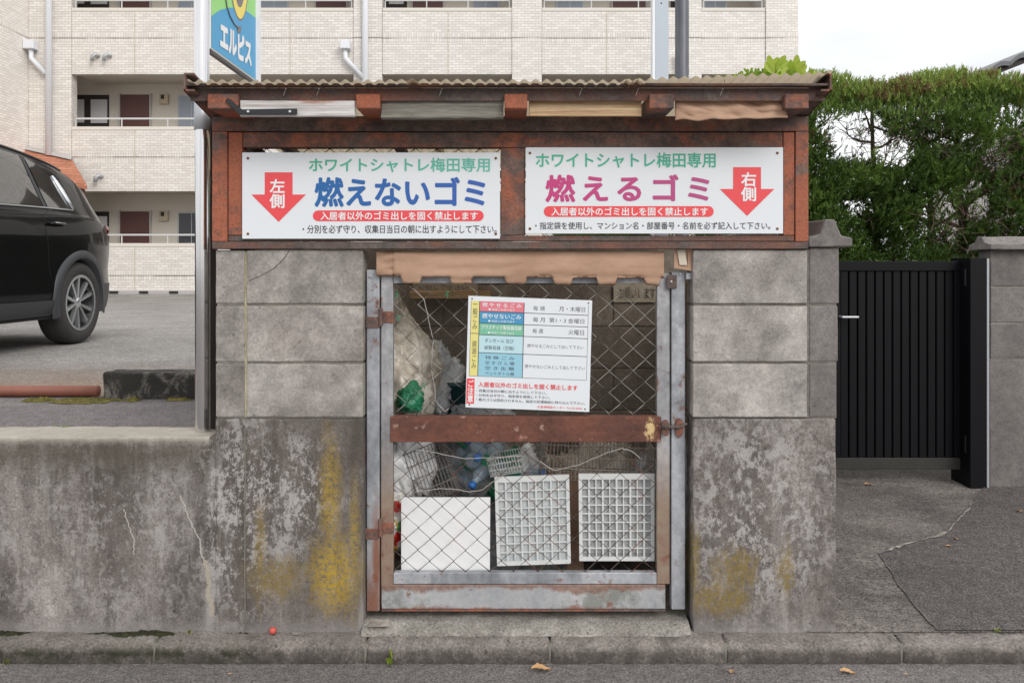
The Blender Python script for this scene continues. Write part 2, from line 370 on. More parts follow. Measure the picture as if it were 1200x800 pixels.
def galv(name, c0, c1, ru=.3, metal=.25, foot=False, tan=False):
    n = NT(name); n.P(False); a = n.noise(6, 6, .7, stretch=(1, 1, .5)); b = n.noise(45, 5, .7)
    c = n.ramp(a, [(.3, c0), (.7, c1)]); c = n.mix(.5, c, n.ramp(a, [(.35, .25), (.6, .7)]), 'OVERLAY'); c = n.mix(.35, c, n.ramp(b, [(.3, .25), (.7, .75)]), 'OVERLAY')
    z = n.noise(14, 6, .75, dist=.5)
    if ru: c = n.mix(n.ramp(z, [(.70-.22*ru, 0.), (.76-.18*ru, .9)]), c, n.ramp(b, [(.4, (.14, .05, .03)), (.6, (.28, .11, .05))]))
    if foot:
        f_ = n.blob(437, 712, 12, 40, z, .6, .05, .8); f_ = n.math('MAXIMUM', f_, n.blob(442, 655, 5, 60, z, .5, .05, .5))
        c = n.mix(n.math('MULTIPLY', f_, .85), c, (.25, .085, .035))
    if tan:
        o = n.sep(); t = n.math('MULTIPLY', n.math('DIVIDE', n.math('SUBTRACT', .82, n.math('ADD', o[2], n.math('MULTIPLY', z, .3))), .25, clamp=True), n.ramp(a, [(.2, .6), (.6, 1.)]))
        c = n.mix(n.math('MULTIPLY', t, .8), c, n.ramp(z, [(.4, (.30, .20, .11)), (.62, (.22, .09, .04))]))
    return n.out(c, .5, metal, n.bump(b, .15, .002))
M['galv'] = galv('galvanised_post_steel', (.25, .26, .285), (.40, .41, .43), .5, foot=True)
M['galv_tan'] = galv('rust_streaked_steel', (.27, .265, .275), (.42, .42, .43), .6, tan=True)
def bottomrail():
    n = NT('worn_painted_bottom_rail'); z = n.noise(8, 6, .7, dist=.4, stretch=(1, 1, .6)); b = n.noise(50, 5, .7); o = n.sep()
    c = n.ramp(z, [(.3, (.30, .31, .33)), (.7, (.45, .45, .45))]); c = n.mix(.35, c, n.ramp(b, [(.3, .3), (.7, .7)]), 'OVERLAY')
    g = n.ramp(n.noise(6, 6, .7), [(.54, 0.), (.64, .6)]); c = n.mix(g, c, (.13, .14, .11))
    e = n.math('ADD', n.math('ABSOLUTE', n.math('SUBTRACT', o[2], .098)), n.math('MULTIPLY', n.math('SUBTRACT', z, .5), .1))
    m_ = n.math('DIVIDE', n.math('SUBTRACT', e, .028), .012, clamp=True)
    m2 = n.ramp(n.noise(15, 5, .7), [(.60, 0.), (.66, .85)])
    c = n.mix(n.math('MAXIMUM', n.math('MULTIPLY', m_, .75), m2), c, n.ramp(b, [(.4, (.15, .055, .035)), (.6, (.26, .12, .06))]))
    return n.out(c, .62, .1, n.bump(b, .3, .003))
M['bottom_rail'] = bottomrail()
def wood(name, c0, c1, stain=None):
    n = NT(name); n.P(True); a = n.noise(9, 7, .75, stretch=(.25, 3, 5), dist=.3); b = n.noise(40, 5, .7, stretch=(.08, 3, 3))
    c = n.ramp(a, [(.3, c0), (.65, c1)]); c = n.mix(.6, c, n.ramp(b, [(.35, .15), (.6, .75)]), 'OVERLAY')
    if stain: c = n.mix(n.blob(388, 126, 22, 8, n.noise(12, 5, .7, stretch=(.5, 1, 2)), .4, 0., 1.2), c, (.32, .10, .035))
    return n.out(c, .9, 0, n.bump(b, .7, .004))
M['wood_grey'] = wood('weathered_grey_wood', (.13, .12, .10), (.30, .28, .24))
M['wood_white'] = wood('peeling_white_wood', (.46, .42, .40), (.68, .66, .65), True)
M['wood_tan'] = wood('water_stained_plywood', (.42, .25, .12), (.66, .48, .30))
def card():
    n = NT('brown_cardboard'); a = n.noise(5, 4, .5, stretch=(.8, 1, 1.2)); b = n.noise(90, 4, .6, stretch=(.3, 1, 1))
    c = n.ramp(a, [(.3, (.36, .215, .14)), (.7, (.50, .32, .22))]); c = n.mix(.15, c, n.ramp(b, [(.3, .3), (.7, .7)]), 'OVERLAY')
    return n.out(c, .75, 0, n.bump(a, .3, .01))
M['card'] = card()
M['sheet'] = plain('corrugated_plastic', (.60, .52, .41), .55, 0, .2, 5)
_s = M['sheet'].node_tree; _b = _s.nodes['Principled BSDF']; _tr = _s.nodes.new('ShaderNodeBsdfTranslucent'); _tr.inputs[0].default_value = (.62, .52, .38, 1); _ms = _s.nodes.new('ShaderNodeMixShader'); _ms.inputs[0].default_value = .38
_s.links.new(_b.outputs[0], _ms.inputs[1]); _s.links.new(_tr.outputs[0], _ms.inputs[2]); _s.links.new(_ms.outputs[0], _s.nodes['Material Output'].inputs[0])
M['white'] = plain('white_sign_enamel', (.74, .77, .80), .28, 0, .02, 3, **{'Specular IOR Level': .5})
M['edge'] = plain('rust_spot', (.20, .07, .03), .8)
M['black'] = plain('black_painted_metal', (.016, .017, .021), .38, 0, .2, 12)
M['blackgate'] = plain('black_gate_aluminium', (.004, .0042, .0058), .5, 0, .3, 4, **{'Specular IOR Level': .18})
M['gatekick'] = plain('dusty_kick_plate', (.028, .026, .022), .7, 0, .5, 8)
M['alu'] = plain('grey_trim', (.42, .43, .45), .4, .3)
M['chrome'] = plain('stainless_steel', (.72, .71, .71), .14, 1, .05, 3)
M['pole_dark'] = plain('dark_brown_pole', (.07, .06, .057), .4, .3, .4, 5)
def dkpole():
    n = NT('worn_dark_galvanised_pipe'); a = n.noise(5, 6, .7, stretch=(1, 1, .3)); o = n.sep()
    c = n.ramp(a, [(.3, (.10, .11, .13)), (.55, (.17, .17, .19)), (.72, (.27, .19, .17))]); return n.out(c, .42, .4)
M['pole_worn'] = dkpole()
M['pole_light'] = plain('light_blue_grey_pole', (.44, .49, .55), .4, .1, .06, 4)
M['white_pvc'] = plain('white_painted_pipe', (.78, .80, .84), .4, 0, .04, 3)
M['rubber'] = plain('tyre_rubber', (.035, .032, .031), .75, 0, .25, 10, .3)
M['carpaint'] = NT('black_car_paint').out((.004, .004, .005), .3, 0, None, **{'Specular IOR Level': .05, 'Coat Weight': .46, 'Coat Roughness': .02})
M['carglass'] = NT('tinted_window_glass').out((.02, .019, .02), .03, 0, None, **{'Specular IOR Level': .9, 'Coat Weight': 1., 'Coat Roughness': .02})
M['cladding'] = plain('grey_black_cladding', (.035, .037, .042), .5, 0, .1, 5)
M['alloy'] = plain('machined_alloy', (.62, .64, .66), .22, .8, .05, 5)
M['alloy_dark'] = plain('dark_alloy', (.012, .012, .014), .4, .2)
M['lamp_red'] = NT('red_lamp_lens').out((.45, .03, .03), .12, 0, None, **{'Coat Weight': 1.})
M['void'] = plain('dark_underside', (.008, .008, .008), .9)

def tile(name, tone=1.0):
    n = NT(name); o = n.sep()
    u = n.math('ADD', o[0], n.math('MULTIPLY', o[1], 1.0)); cb = n.n('ShaderNodeCombineXYZ'); n.put(cb.inputs[0], u); n.put(cb.inputs[1], o[2])
    def brick(wd, ht, off):
        b = n.n('ShaderNodeTexBrick'); n.put(b.inputs['Vector'], cb.outputs[0]); b.offset = off; b.inputs['Scale'].default_value = 1
        b.inputs['Brick Width'].default_value = wd; b.inputs['Row Height'].default_value = ht; b.inputs['Mortar Size'].default_value = .0055
        b.inputs['Mortar Smooth'].default_value = .3; b.inputs['Bias'].default_value = 0
        b.inputs['Color1'].default_value = (.62*tone, .585*tone, .545*tone, 1); b.inputs['Color2'].default_value = (.74*tone, .71*tone, .67*tone, 1); b.inputs['Mortar'].default_value = (.45*tone, .41*tone, .375*tone, 1)
        return b
    b1 = brick(.17, .0605, .5); b2 = brick(.061, .121, 0)
    # soldier course: two rows of upright tiles once per storey
    zz = n.math('ADD', o[2], -(WZ(45, 16.56)-.125) + 28.4); md = n.math('MODULO', zz, 2.84)
    sol = n.math('LESS_THAN', md, .25)
    c = n.mix(sol, b1.outputs[0], b2.outputs[0])
    ln = n.math('LESS_THAN', n.math('ABSOLUTE', n.math('SUBTRACT', md, .125)), .012)
    c = n.mix(n.math('MULTIPLY', ln, n.ramp(n.noise(.8, 3, .6), [(.4, .2), (.55, .9)])), c, (.12, .10, .09))
    c = n.mix(.22, c, n.ramp(n.noise(.9, 5, .6, stretch=(1, 1, .4)), [(.3, .35), (.7, .65)]), 'OVERLAY')
    return n.out(c, .45, 0, n.bump(b1.outputs['Fac'], -.3, .01))
M['tile'] = tile('cream_facade_tile', 1.1); M['tile_wing'] = tile('lightened_wing_tile', 1.28)  # wing copy of the facade tile, sunlit brightness raised in its colour
M['plaster'] = plain('cream_plaster', (.62, .57, .50), .8, 0, .06, 1)
M['coping'] = plain('pale_coping', (.72, .67, .61), .7, 0, .05, 2)
M['door'] = plain('brown_steel_door', (.105, .042, .038), .5, 0, .1, 2)
M['niche'] = plain('dark_meter_niche', (.03, .024, .022), .7)
M['meter'] = plain('white_meter_door', (.60, .60, .60), .5, 0, .05)
M['bluewin'] = plain('blue_grey_window', (.28, .32, .38), .2, 0, .1, 1)
M['darkwin'] = plain('dark_window_glass', (.05, .05, .06), .1)
M['mailbox'] = plain('beige_intercom', (.50, .42, .30), .6)
def rooftile():
    n = NT('terracotta_canopy_tile'); o = n.sep(); cb = n.n('ShaderNodeCombineXYZ'); n.put(cb.inputs[0], o[0]); n.put(cb.inputs[1], o[2])
    b = n.n('ShaderNodeTexBrick'); n.put(b.inputs['Vector'], cb.outputs[0]); b.inputs['Scale'].default_value = 1; b.inputs['Brick Width'].default_value = .3
    b.inputs['Row Height'].default_value = .075; b.inputs['Mortar Size'].default_value = .006
    b.inputs['Color1'].default_value = (.42, .165, .095, 1); b.inputs['Color2'].default_value = (.52, .22, .13, 1); b.inputs['Mortar'].default_value = (.26, .10, .06, 1)
    c = n.mix(.5, b.outputs[0], n.ramp(n.noise(2.5, 5, .7), [(.3, .3), (.7, .68)]), 'OVERLAY')
    return n.out(c, .8)
M['terracotta'] = rooftile()
M['flash'] = plain('grey_flashing', (.45, .43, .42), .6)
M['kawara'] = plain('grey_roof_tile', (.09, .095, .105), .38, 0, .2, 5)
M['housewall'] = plain('pale_house_render', (.68, .66, .63), .85, 0, .05, 1)
M['line'] = plain('road_line_paint', (.62, .60, .57), .8, 0, .25, 12)
M['pipe_red'] = plain('faded_red_pipe', (.21, .072, .048), .6, 0, .25, 9)
def moss():
    n = NT('moss_green'); a = n.noise(50, 5, .7); return n.out(n.ramp(a, [(.3, (.035, .035, .008)), (.55, (.12, .10, .015)), (.7, (.24, .19, .04))]), .95, 0, n.bump(a, 1, .01))
M['moss'] = moss()
def mossd():
    n = NT('dark_moss'); a = n.noise(40, 5, .7); return n.out(n.ramp(a, [(.35, (.012, .012, .006)), (.6, (.032, .034, .008)), (.75, (.09, .08, .015))]), .95, 0, n.bump(a, 1, .01))
M['moss_dark'] = mossd()
def leafmat(name, stops, trans=.25):
    n = NT(name); at = n.n('ShaderNodeAttribute', attribute_name='tint').outputs['Fac']
    c = n.ramp(at, stops); n.out(c, .55)
    tr = n.n('ShaderNodeBsdfTranslucent'); n.put(tr.inputs[0], c); ms = n.n('ShaderNodeMixShader'); ms.inputs[0].default_value = trans
    n.t.links.new(n.b.outputs[0], ms.inputs[1]); n.t.links.new(tr.outputs[0], ms.inputs[2]); n.t.links.new(ms.outputs[0], n.t.nodes['Material Output'].inputs[0])
    return n.m
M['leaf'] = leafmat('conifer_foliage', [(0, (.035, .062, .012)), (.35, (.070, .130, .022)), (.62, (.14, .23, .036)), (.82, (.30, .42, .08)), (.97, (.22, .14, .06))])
M['leaf_bright'] = leafmat('bright_leaf', [(0, (.10, .20, .02)), (.5, (.30, .42, .04)), (1, (.50, .60, .10))], .4)
M['bark'] = plain('grey_brown_bark', (.14, .105, .08), .9, 0, .4, 20, .6)
M['twig'] = plain('bare_twig', (.16, .105, .08), .9, 0, .4, 15)
def bagmat(name, c0, c1, rough=.3, alpha=1., sc_=9):
    n = NT(name); n.P(True); a = n.noise(sc_, 6, .7, dist=1.2); rg = n.n('ShaderNodeTexNoise', noise_type='RIDGED_MULTIFRACTAL'); n.put(rg.inputs['Vector'], n.scale(n.P(), (1, 1, .5))); rg.inputs['Scale'].default_value = sc_*1.6; rg.inputs['Detail'].default_value = 4; b = rg.outputs[0]
    c = n.ramp(a, [(.34, c0), (.6, c1)]); c = n.mix(n.ramp(n.noise(sc_*2.2, 4, .6), [(.58, 0.), (.66, .35)]), c, tuple(x*.35 for x in c0))
    return n.out(c, rough, 0, n.bump(b, .55, .012), Alpha=alpha)
M['bag_beige'] = bagmat('cloudy_beige_plastic_bag', (.34, .29, .23), (.78, .73, .64))
M['bag_white'] = bagmat('white_plastic_bag', (.62, .62, .62), (.85, .85, .86))
M['bag_grey'] = bagmat('grey_clear_plastic_bag', (.28, .30, .31), (.58, .60, .62))
M['bag_clear'] = bagmat('thin_clear_plastic_bag', (.45, .50, .54), (.75, .78, .80), .15, .42)
M['green_bag'] = bagmat('green_net_bag', (.01, .10, .05), (.03, .26, .13), .4)
def litter():
    n = NT('printed_wrappers'); n.P(True); v = n.n('ShaderNodeTexVoronoi'); n.put(v.inputs['Vector'], n.P()); v.inputs['Scale'].default_value = 40
    s_ = n.n('ShaderNodeSeparateColor'); n.put(s_.inputs[0], v.outputs['Color'])
    c = n.ramp(s_.outputs[0], [(0, (.6, .03, .02)), (.25, (.7, .68, .62)), (.5, (.65, .35, .04)), (.62, (.08, .25, .08)), (.8, (.72, .7, .68)), (.95, (.1, .03, .02))], 'CONSTANT')
    return n.out(c, .35, 0, n.bump(n.noise(20, 4, .7, dist=1), .8, .02))
M['litter'] = litter()
M['pet'] = NT('clear_blue_plastic_bottle').out((.50, .62, .72), .12, 0, None, Alpha=.5)
M['cap_blue'] = plain('blue_bottle_cap', (.04, .17, .50), .4)
M['cap_white'] = plain('white_bottle_cap', (.75, .75, .75), .4)
M['label_band'] = plain('green_bottle_label', (.03, .25, .14), .4)
M['basket'] = plain('dusty_tan_wire', (.34, .29, .25), .6, 0, .2)
M['basket_grey'] = plain('dark_grey_wire', (.20, .18, .17), .6, 0, .2)
M['panel_white'] = plain('white_panel_board', (.82, .82, .82), .35, 0, .015, 3)
M['lattice'] = plain('white_plastic_grille', (.66, .67, .66), .4, 0, .03, 5)
M['grille_back'] = plain('grey_grille_backing', (.24, .245, .25), .6, 0, .2, 20)
M['grille_back_pale'] = plain('pale_grille_backing', (.46, .49, .50), .6, 0, .1, 20)
M['teal_bin'] = plain('dark_teal_plastic', (.01, .05, .06), .35)
M['paper'] = plain('yellowed_paper', (.52, .46, .37), .8, 0, .15, 10)
M['ink'] = plain('ink_print', (.035, .035, .045), .6)
M['pencil'] = plain('faded_marker', (.13, .11, .09), .7)
M['red_ball'] = plain('faded_red_plastic', (.55, .09, .07), .5, 0, .2, 30)
M['wire_pale'] = plain('pale_galvanised_wire', (.38, .36, .33), .5, .3, .15)
M['wire_dark'] = plain('dark_weathered_wire', (.115, .085, .075), .6, .2, .3)
M['wire_rust'] = plain('rusty_wire', (.20, .07, .045), .7, 0, .3)
M['wire_bright'] = plain('bright_steel_wire', (.46, .43, .40), .35, .4, .1)
def pr(name, c): return plain(name, c, .35, 0, .01, 2)
def grad(name, a, b, x0, x1):
    n = NT(name); o = n.sep(); t = n.math('DIVIDE', n.math('SUBTRACT', o[0], WX(x0)), WX(x1)-WX(x0), clamp=True); return n.out(n.mix(t, a, b), .35)
M['red'] = pr('print_red', (.80, .075, .085)); M['pwhite'] = pr('print_white', (.82, .83, .84))
M['green1'] = grad('print_green_fade', (.05, .42, .25), (.14, .50, .40), 360, 585)
M['green2'] = grad('print_green_fade_second', (.06, .44, .27), (.06, .42, .28), 625, 840)
M['blue'] = grad('print_blue_fade', (.015, .13, .38), (.035, .11, .42), 370, 570)
M['pink'] = grad('print_pink_fade', (.55, .045, .20), (.45, .07, .22), 640, 830)
M['pk'] = pr('print_pink_cell', (.72, .20, .25)); M['bl'] = pr('print_blue_cell', (.07, .30, .52)); M['gr'] = pr('print_green_cell', (.20, .50, .34))
M['cy'] = pr('print_pale_blue_cell', (.50, .70, .76)); M['cy2'] = pr('print_sky_cell', (.30, .56, .68)); M['ye'] = pr('print_yellow_cell', (.76, .68, .24))
M['signblue'] = pr('sign_blue', (.045, .33, .62)); M['signgreen'] = pr('sign_green', (.30, .68, .20)); M['signyel'] = pr('sign_yellow', (.85, .70, .14)); M['signgrey'] = pr('sign_grey', (.17, .16, .17))

# ------------------------------------------------------------ lettering
def letters(parent, body, x0, x1, z0, z1, Y, mat, bold=0., vertical=False, name='lettering', Mx=None, nrm=(0, -1, 0), split=False, gap=1.):
    """flat printed text filling the box x0..x1, z0..z1 on the plane Y; Mx = extra transform of the plane (u, v) -> world"""
    if vertical: body = '\n'.join(body)
    c = bpy.data.curves.new('lettering', 'FONT'); c.body = body; c.size = 1; c.resolution_u = 3; c.space_character = gap; nch = len(body.replace('\n', ''))
    if vertical: c.space_line = 1.0; c.align_x = 'CENTER'
    o = bpy.data.objects.new('lettering', c); col.objects.link(o); bpy.context.view_layer.update()
    me = bpy.data.meshes.new_from_object(o.evaluated_get(bpy.context.evaluated_depsgraph_get()))
    bpy.data.objects.remove(o); bpy.data.curves.remove(c)
    n = len(me.vertices); a = np.empty(n*3); me.vertices.foreach_get('co', a); a = a.reshape(-1, 3)
    mn = a.min(0); mxx = a.max(0); sp = np.maximum(mxx-mn, 1e-6)
    u = x0+(a[:, 0]-mn[0])/sp[0]*(x1-x0); v = z0+(a[:, 1]-mn[1])/sp[1]*(z1-z0)
    off = root_of(parent)
    if bold:      # heavier strokes: the outline stacked over itself a hair apart
        hgt = (z1-z0)/(sp[1] if not vertical else sp[1]); wdt_ = (x1-x0)/sp[0]; us, vs_, ds = [], [], []
        polys = [tuple(p.vertices) for p in me.polygons]; F2 = []
        x0n = u.min(); 
        for k in range(9):
            a_ = 2*PI*k/8; rr_ = bold*1.1 if k < 8 else 0
            us.append(u+rr_*math.cos(a_)*wdt_); vs_.append(v+rr_*math.sin(a_)*hgt); ds.append(np.full(n, k*.00003)); F2 += [tuple(i+k*n for i in p) for p in polys]
        u = np.concatenate(us); v = np.concatenate(vs_); dd = np.concatenate(ds); old = me
        me = bpy.data.meshes.new('lettering'); me.from_pydata([(0, 0, 0)]*len(u), [], F2); bpy.data.meshes.remove(old); n = len(u)
    else: dd = np.zeros(n)
    if Mx is None: P = np.stack([u-off.x, Y-off.y-dd, v-off.z], 1)
    else: P = np.array([(Mx(uu, vv)-off)[:] for uu, vv in zip(u, v)])+np.outer(dd, nrm)
    me.vertices.foreach_set('co', P.ravel()); me.update()
    if split or vertical:
        k_ = np.tile(a[:, 1] if vertical else a[:, 0], max(1, n//len(a))); groups_ = {}
        lo, hi = k_.min(), k_.max()
        for p in me.polygons:
            c_ = np.mean([k_[i] for i in p.vertices])
            q_ = int((hi+.04-c_)/((hi-lo+.10)/nch)) if vertical else int(c_/((hi+.06)/nch))
            groups_.setdefault(min(max(q_, 0), nch-1), []).append(tuple(p.vertices))
        for q_ in sorted(groups_):
            used = sorted({i for f in groups_[q_] for i in f}); mp_ = {v_: i for i, v_ in enumerate(used)}
            m2 = bpy.data.meshes.new('character'); m2.from_pydata([tuple(P[i]) for i in used], [], [tuple(mp_[i] for i in f) for f in groups_[q_]])
            m2.materials.append(mat); ob = bpy.data.objects.new('character', m2); col.objects.link(ob); ob.parent = parent
        bpy.data.meshes.remove(me); return ob
    me.materials.clear(); me.materials.append(mat)
    ob = bpy.data.objects.new(name, me); col.objects.link(ob); ob.parent = parent
    return ob

# ============================================================ THE SETTING
LOT = .63
def sheet(name, x0, x1, y0, y1, z, mat, z1=None):
    m = MB(); z1 = z if z1 is None else z1
    m.add([(x0, y0, z), (x1, y0, z), (x1, y1, z1), (x0, y1, z1)], [(0, 1, 2, 3)]); return tag(m.build(name, mat), kind='structure')
sheet('ground', -400, 400, -400, 400, -.09, M['road'])
sheet('road', -40, 40, -7, -.02, -.072, M['road'])
sheet('driveway', 1.03, 6, -.01, 1.74, .004, M['drive'], .05)
sheet('yard_ground', 1.05, 9, 1.74, 16, .05, M['drive'])
lot = MB(); lot.add([(-22, 1.2, LOT), (1.03, 1.2, LOT), (1.03, 16.6, LOT), (-22, 16.6, LOT)], [(0, 1, 2, 3)]); tag(lot.build('parking_lot', M['lot']), kind='structure')
sheet('asphalt_strip', -22, -1.03, .14, 1.3, LOT-.004, M['strip'])
sheet('building_ground', -40, 9, 16.6, 45, LOT-.02, M['lot'])
sheet('shelter_floor', -.95, .95, .1, 1.02, .012, M['sill'])
sheet('pavement', 1.03, 40, -.02, 0, 0, M['drive'])
# kerb stones
ke = empty('kerb', (0, -.04, -.08)); tag(ke, kind='structure')
kx = [-3.05, -2.44, -1.83, -1.22, -.50, .13, .73, 1.33, 1.93, 2.53, 3.13]
for a, b in zip(kx[:-1], kx[1:]):
    prof = [(.02, -.11), (-.083, -.11), (-.081, -.03), (-.076, -.014), (-.064, -.004), (-.045, .0), (.02, .002)]
    m = MB(); nn = 90
    def kp(i): return a+.004+(b-a-.008)*i/nn
    vs = []; fs = []
    for i in range(nn+1):
        for j, (yy, zz) in enumerate(prof):
            q = Vector((kp(i), yy, zz)); e = mnoise.noise(Vector((q.x*18, yy*30, zz*30)))*.0055+mnoise.noise(Vector((q.x*70, yy*90, zz*90)))*.0032
            sag = -.009*abs(mnoise.noise(Vector((q.x*5, 3, a))))*(1 if 2 <= j <= 4 else 0)
            end = .008*max(0, 1-min(i, nn-i)/1.5)*(1 if j in (2, 3, 4, 5) else 0)
            vs.append((q.x, yy+e*(j > 0)+end, zz+e+sag-end*.4))
    k = len(prof)
    for i in range(nn):
        for j in range(k-1): fs.append((i*k+j, i*k+j+1, (i+1)*k+j+1, (i+1)*k+j))
    fs += [tuple(range(k)), tuple(range(nn*k+k-1, nn*k-1, -1))]
    m.add(vs, fs); m.build('kerb_stone', M['kerb'], ke, smooth=True)
MB().box(-3.1, 3.2, -.07, .02, -.12, -.012).build('kerb_bed', M['mortar'], ke)
# step under the gate
st = MB(); st.grid(lambda u, v: (WX(425)+(WX(808)-WX(425))*u, -.035+.16*v, .0+.031*min(1, v*3.0)**.6+mnoise.noise(Vector((u*20, v*6, 1)))*.003), 60, 12)
tag(st.build('step', M['sill'], smooth=True), kind='structure')
pt = MB(); pt.grid(lambda u, v: (WX(431)+.075*u+.008*math.sin(v*5), -.025+.07*v, .030+.006*math.sin(u*PI)*math.sin(v*PI)), 8, 8)
tag(pt.build('mortar_lump', M['crack'], smooth=True), 'pale blob of mortar on the step at the foot of the left gate post', 'mortar lump')
# dark patch in the driveway with its crumbled seam
def gp(x, y, z=.012):           # photo pixel -> point on the driveway
    D = (CH-z)*F/(y-313); return Vector(((x-600)/F*D, D-D0, z))
seam = [(1098, 737), (1085, 722), (1062, 700), (1046, 675), (1030, 652), (1048, 646), (1078, 638), (1108, 630), (1122, 618), (1135, 604), (1142, 592), (1152, 580), (1166, 570)]
sp = []
for i in range(len(seam)-1):
    for k in range(5):
        t = k/5; sp.append((seam[i][0]*(1-t)+seam[i+1][0]*t+R.uniform(-1.6, 1.6), seam[i][1]*(1-t)+seam[i+1][1]*t+R.uniform(-.8, .8)))
def dz(y): return .004+.046*max(0, min(1, y/1.74))
sp3 = [gp(*p) for p in sp]
for q in sp3: q.z = dz(q.y)+.004
pa = MB(); rim = [tuple(q) for q in sp3]+[(3.0, 1.7, dz(1.7)+.004), (5.5, 1.7, dz(1.7)+.004), (5.5, 0.0, dz(0)+.004)]
pa.add(rim, [tuple(range(len(rim)))]); tag(pa.build('asphalt_patch', M['patch'], smooth=False), kind='structure')
sm = MB(); vs = []; fs = []
for i, q in enumerate(sp3):
    wdt = (.0015+.016*abs(mnoise.noise(Vector((i*.9, 0, 0))))**1.2)*(1.5 if 20 < i < 46 else .45)
    vs += [(q.x-wdt, q.y-wdt*2.0, q.z+.004), (q.x+wdt*.4, q.y+wdt*1.2, q.z+.004)]
    if i: fs.append((2*i-2, 2*i-1, 2*i+1, 2*i))
sm.add(vs, fs); tag(sm.build('pavement_seam', M['crack']), kind='structure')
# parking line
ln = MB(); ln.box(-8.6, -7.7, 15.35, 15.45, LOT+.003, LOT+.005); tag(ln.build('parking_line', M['line']), kind='structure')

# ------------------------------------------------------------ pillars of the shelter
def blocks(parent, mat, x0, x1, y0, y1, z0, z1, name='block', lab=None, bev=.004, jit=.0018):
    o = MB().box(x0, x1, y0, y1, z0, z1).build(name, mat, parent, bevel=bev, seg=2, subdiv=.05, jitter=jit, jfreq=25, smooth=False)
    if lab: tag(o, lab)
    return o
rows = [(293, 356), (358, 424), (426, 489)]
lp = empty('block_pillar', (WX(338), 0, 0), 'left pillar of grey concrete blocks on a yellow-stained cast base beside the gate', 'pillar')
for i, (a, b) in enumerate(rows):
    blocks(lp, M['block'], WX(252.5), WX(286.5), .002, .12, WZ(b-.3), WZ(a+.6 if i else 293))
    blocks(lp, M['block'], WX(289), WX(425.5), -.001, .12, WZ(b-.3), WZ(a+.6 if i else 293), lab='block with a hairline crack across its top corner' if i == 0 else None)
MB().box(WX(254), WX(424), .0045, .117, WZ(490), WZ(294)).build('mortar', M['mortar'], lp)
MB().box(WX(286.3), WX(289.3), .003, .02, WZ(489), WZ(294)).build('mortar_joint', M['mortar_moss'], lp, subdiv=.03, jitter=.0015)
hc = MB(); hc.tube([W(292, 329, -.0012), W(306, 323, -.0014), W(322, 314, -.0014), (WX(333), -.0014, WZ(303)), W(339, 294, -.0012)], .0011, 4)
hc.build('crack', M['niche'], lp)
b_ = MB().box(WX(252), WX(426), -.0015, .13, -.05, WZ(490.5)).build('cast_base', M['base'], lp, bevel=.006, seg=2, subdiv=.035, jitter=.003, jfreq=22)
MB().box(WX(287.2), WX(288.2), -.0075, .0, .01, WZ(500)).build('shuttering_joint', M['mortar'], lp, subdiv=.03, jitter=.001)
rp = empty('block_pillar', (WX(895), 0, 0), 'right pillar of pale grey concrete blocks on a mottled cast base beside the gate', 'pillar')
for i, (a, b) in enumerate(rows):
    blocks(rp, M['block_pale'], WX(812), WX(946), -.001, .10, WZ(b-.3), WZ(a+.6 if i else 293))
    blocks(rp, M['block_dark'], WX(949), WX(984-i*1.5), .004, .12, WZ(b-.3), WZ(a+.6 if i else 290), lab='darker end block under the coping stone' if i == 0 else None)
MB().box(WX(813.5), WX(981), .007, .097, WZ(490), WZ(292)).build('mortar', M['mortar'], rp)
MB().box(WX(812), WX(979.5), -.004, .11, -.05, WZ(490.5)).build('cast_base', M['base'], rp, bevel=.006, seg=2, subdiv=.035, jitter=.003, jfreq=22)
# coping stone on the end of the side wall
cz = WZ(290); cx0, cx1 = WX(946.5), WX(997)
def coping(parent, x0, x1, y0, y1, z, axis='y', h=.095):
    w_ = x1-x0 if axis == 'y' else y1-y0; s0 = x0 if axis == 'y' else y0
    prof = [(s0, z), (s0+w_, z), (s0+w_, z+.032), (s0+w_*.74, z+.040), (s0+w_*.62, z+h), (s0+w_*.38, z+h), (s0+w_*.26, z+.042), (s0, z+.032)]
    m = MB().prism(prof, axis, *((y0, y1) if axis == 'y' else (x0, x1)))
    return m.build('coping_stone', M['block_dark'], parent, bevel=.004, subdiv=.05, jitter=.003, jfreq=20)
side = empty('boundary_wall', (1.1, 1.0, 0), 'grey block wall with peaked coping running back from the right pillar', 'wall')
for k in range(4): coping(side, cx0, cx1, -.012+k*.42, .400+k*.42, cz+.002)
# the wall itself: blocks in four courses on a cast footing
for c_ in range(3):
    z0 = WZ(490)+.002+c_*.1985; y = .125
    k = 0
    while y < 1.66:
        L = .397 if (k or c_ % 2 == 0) else .197
        y2 = min(y+L, 1.67); blocks(side, M['block_dark'], WX(949.5), WX(984), y, y2, z0, z0+.193, jit=.001); y = y2+.004; k += 1
MB().box(WX(951), WX(982), .125, 1.665, WZ(490), cz).build('mortar', M['mortar'], side)
MB().box(WX(949), WX(980), .115, 1.67, -.05, WZ(490)-.001).build('cast_footing', M['block_dark'], side, bevel=.004)
# retaining wall left
rw = MB().box(-3.9, WX(256), 0.0, .19, -.05, .682)
tag(rw.build('retaining_wall', M['base'], bevel=.014, seg=3, subdiv=.04, jitter=.0035, jfreq=18), 'low stained concrete retaining wall left of the left pillar', 'wall')
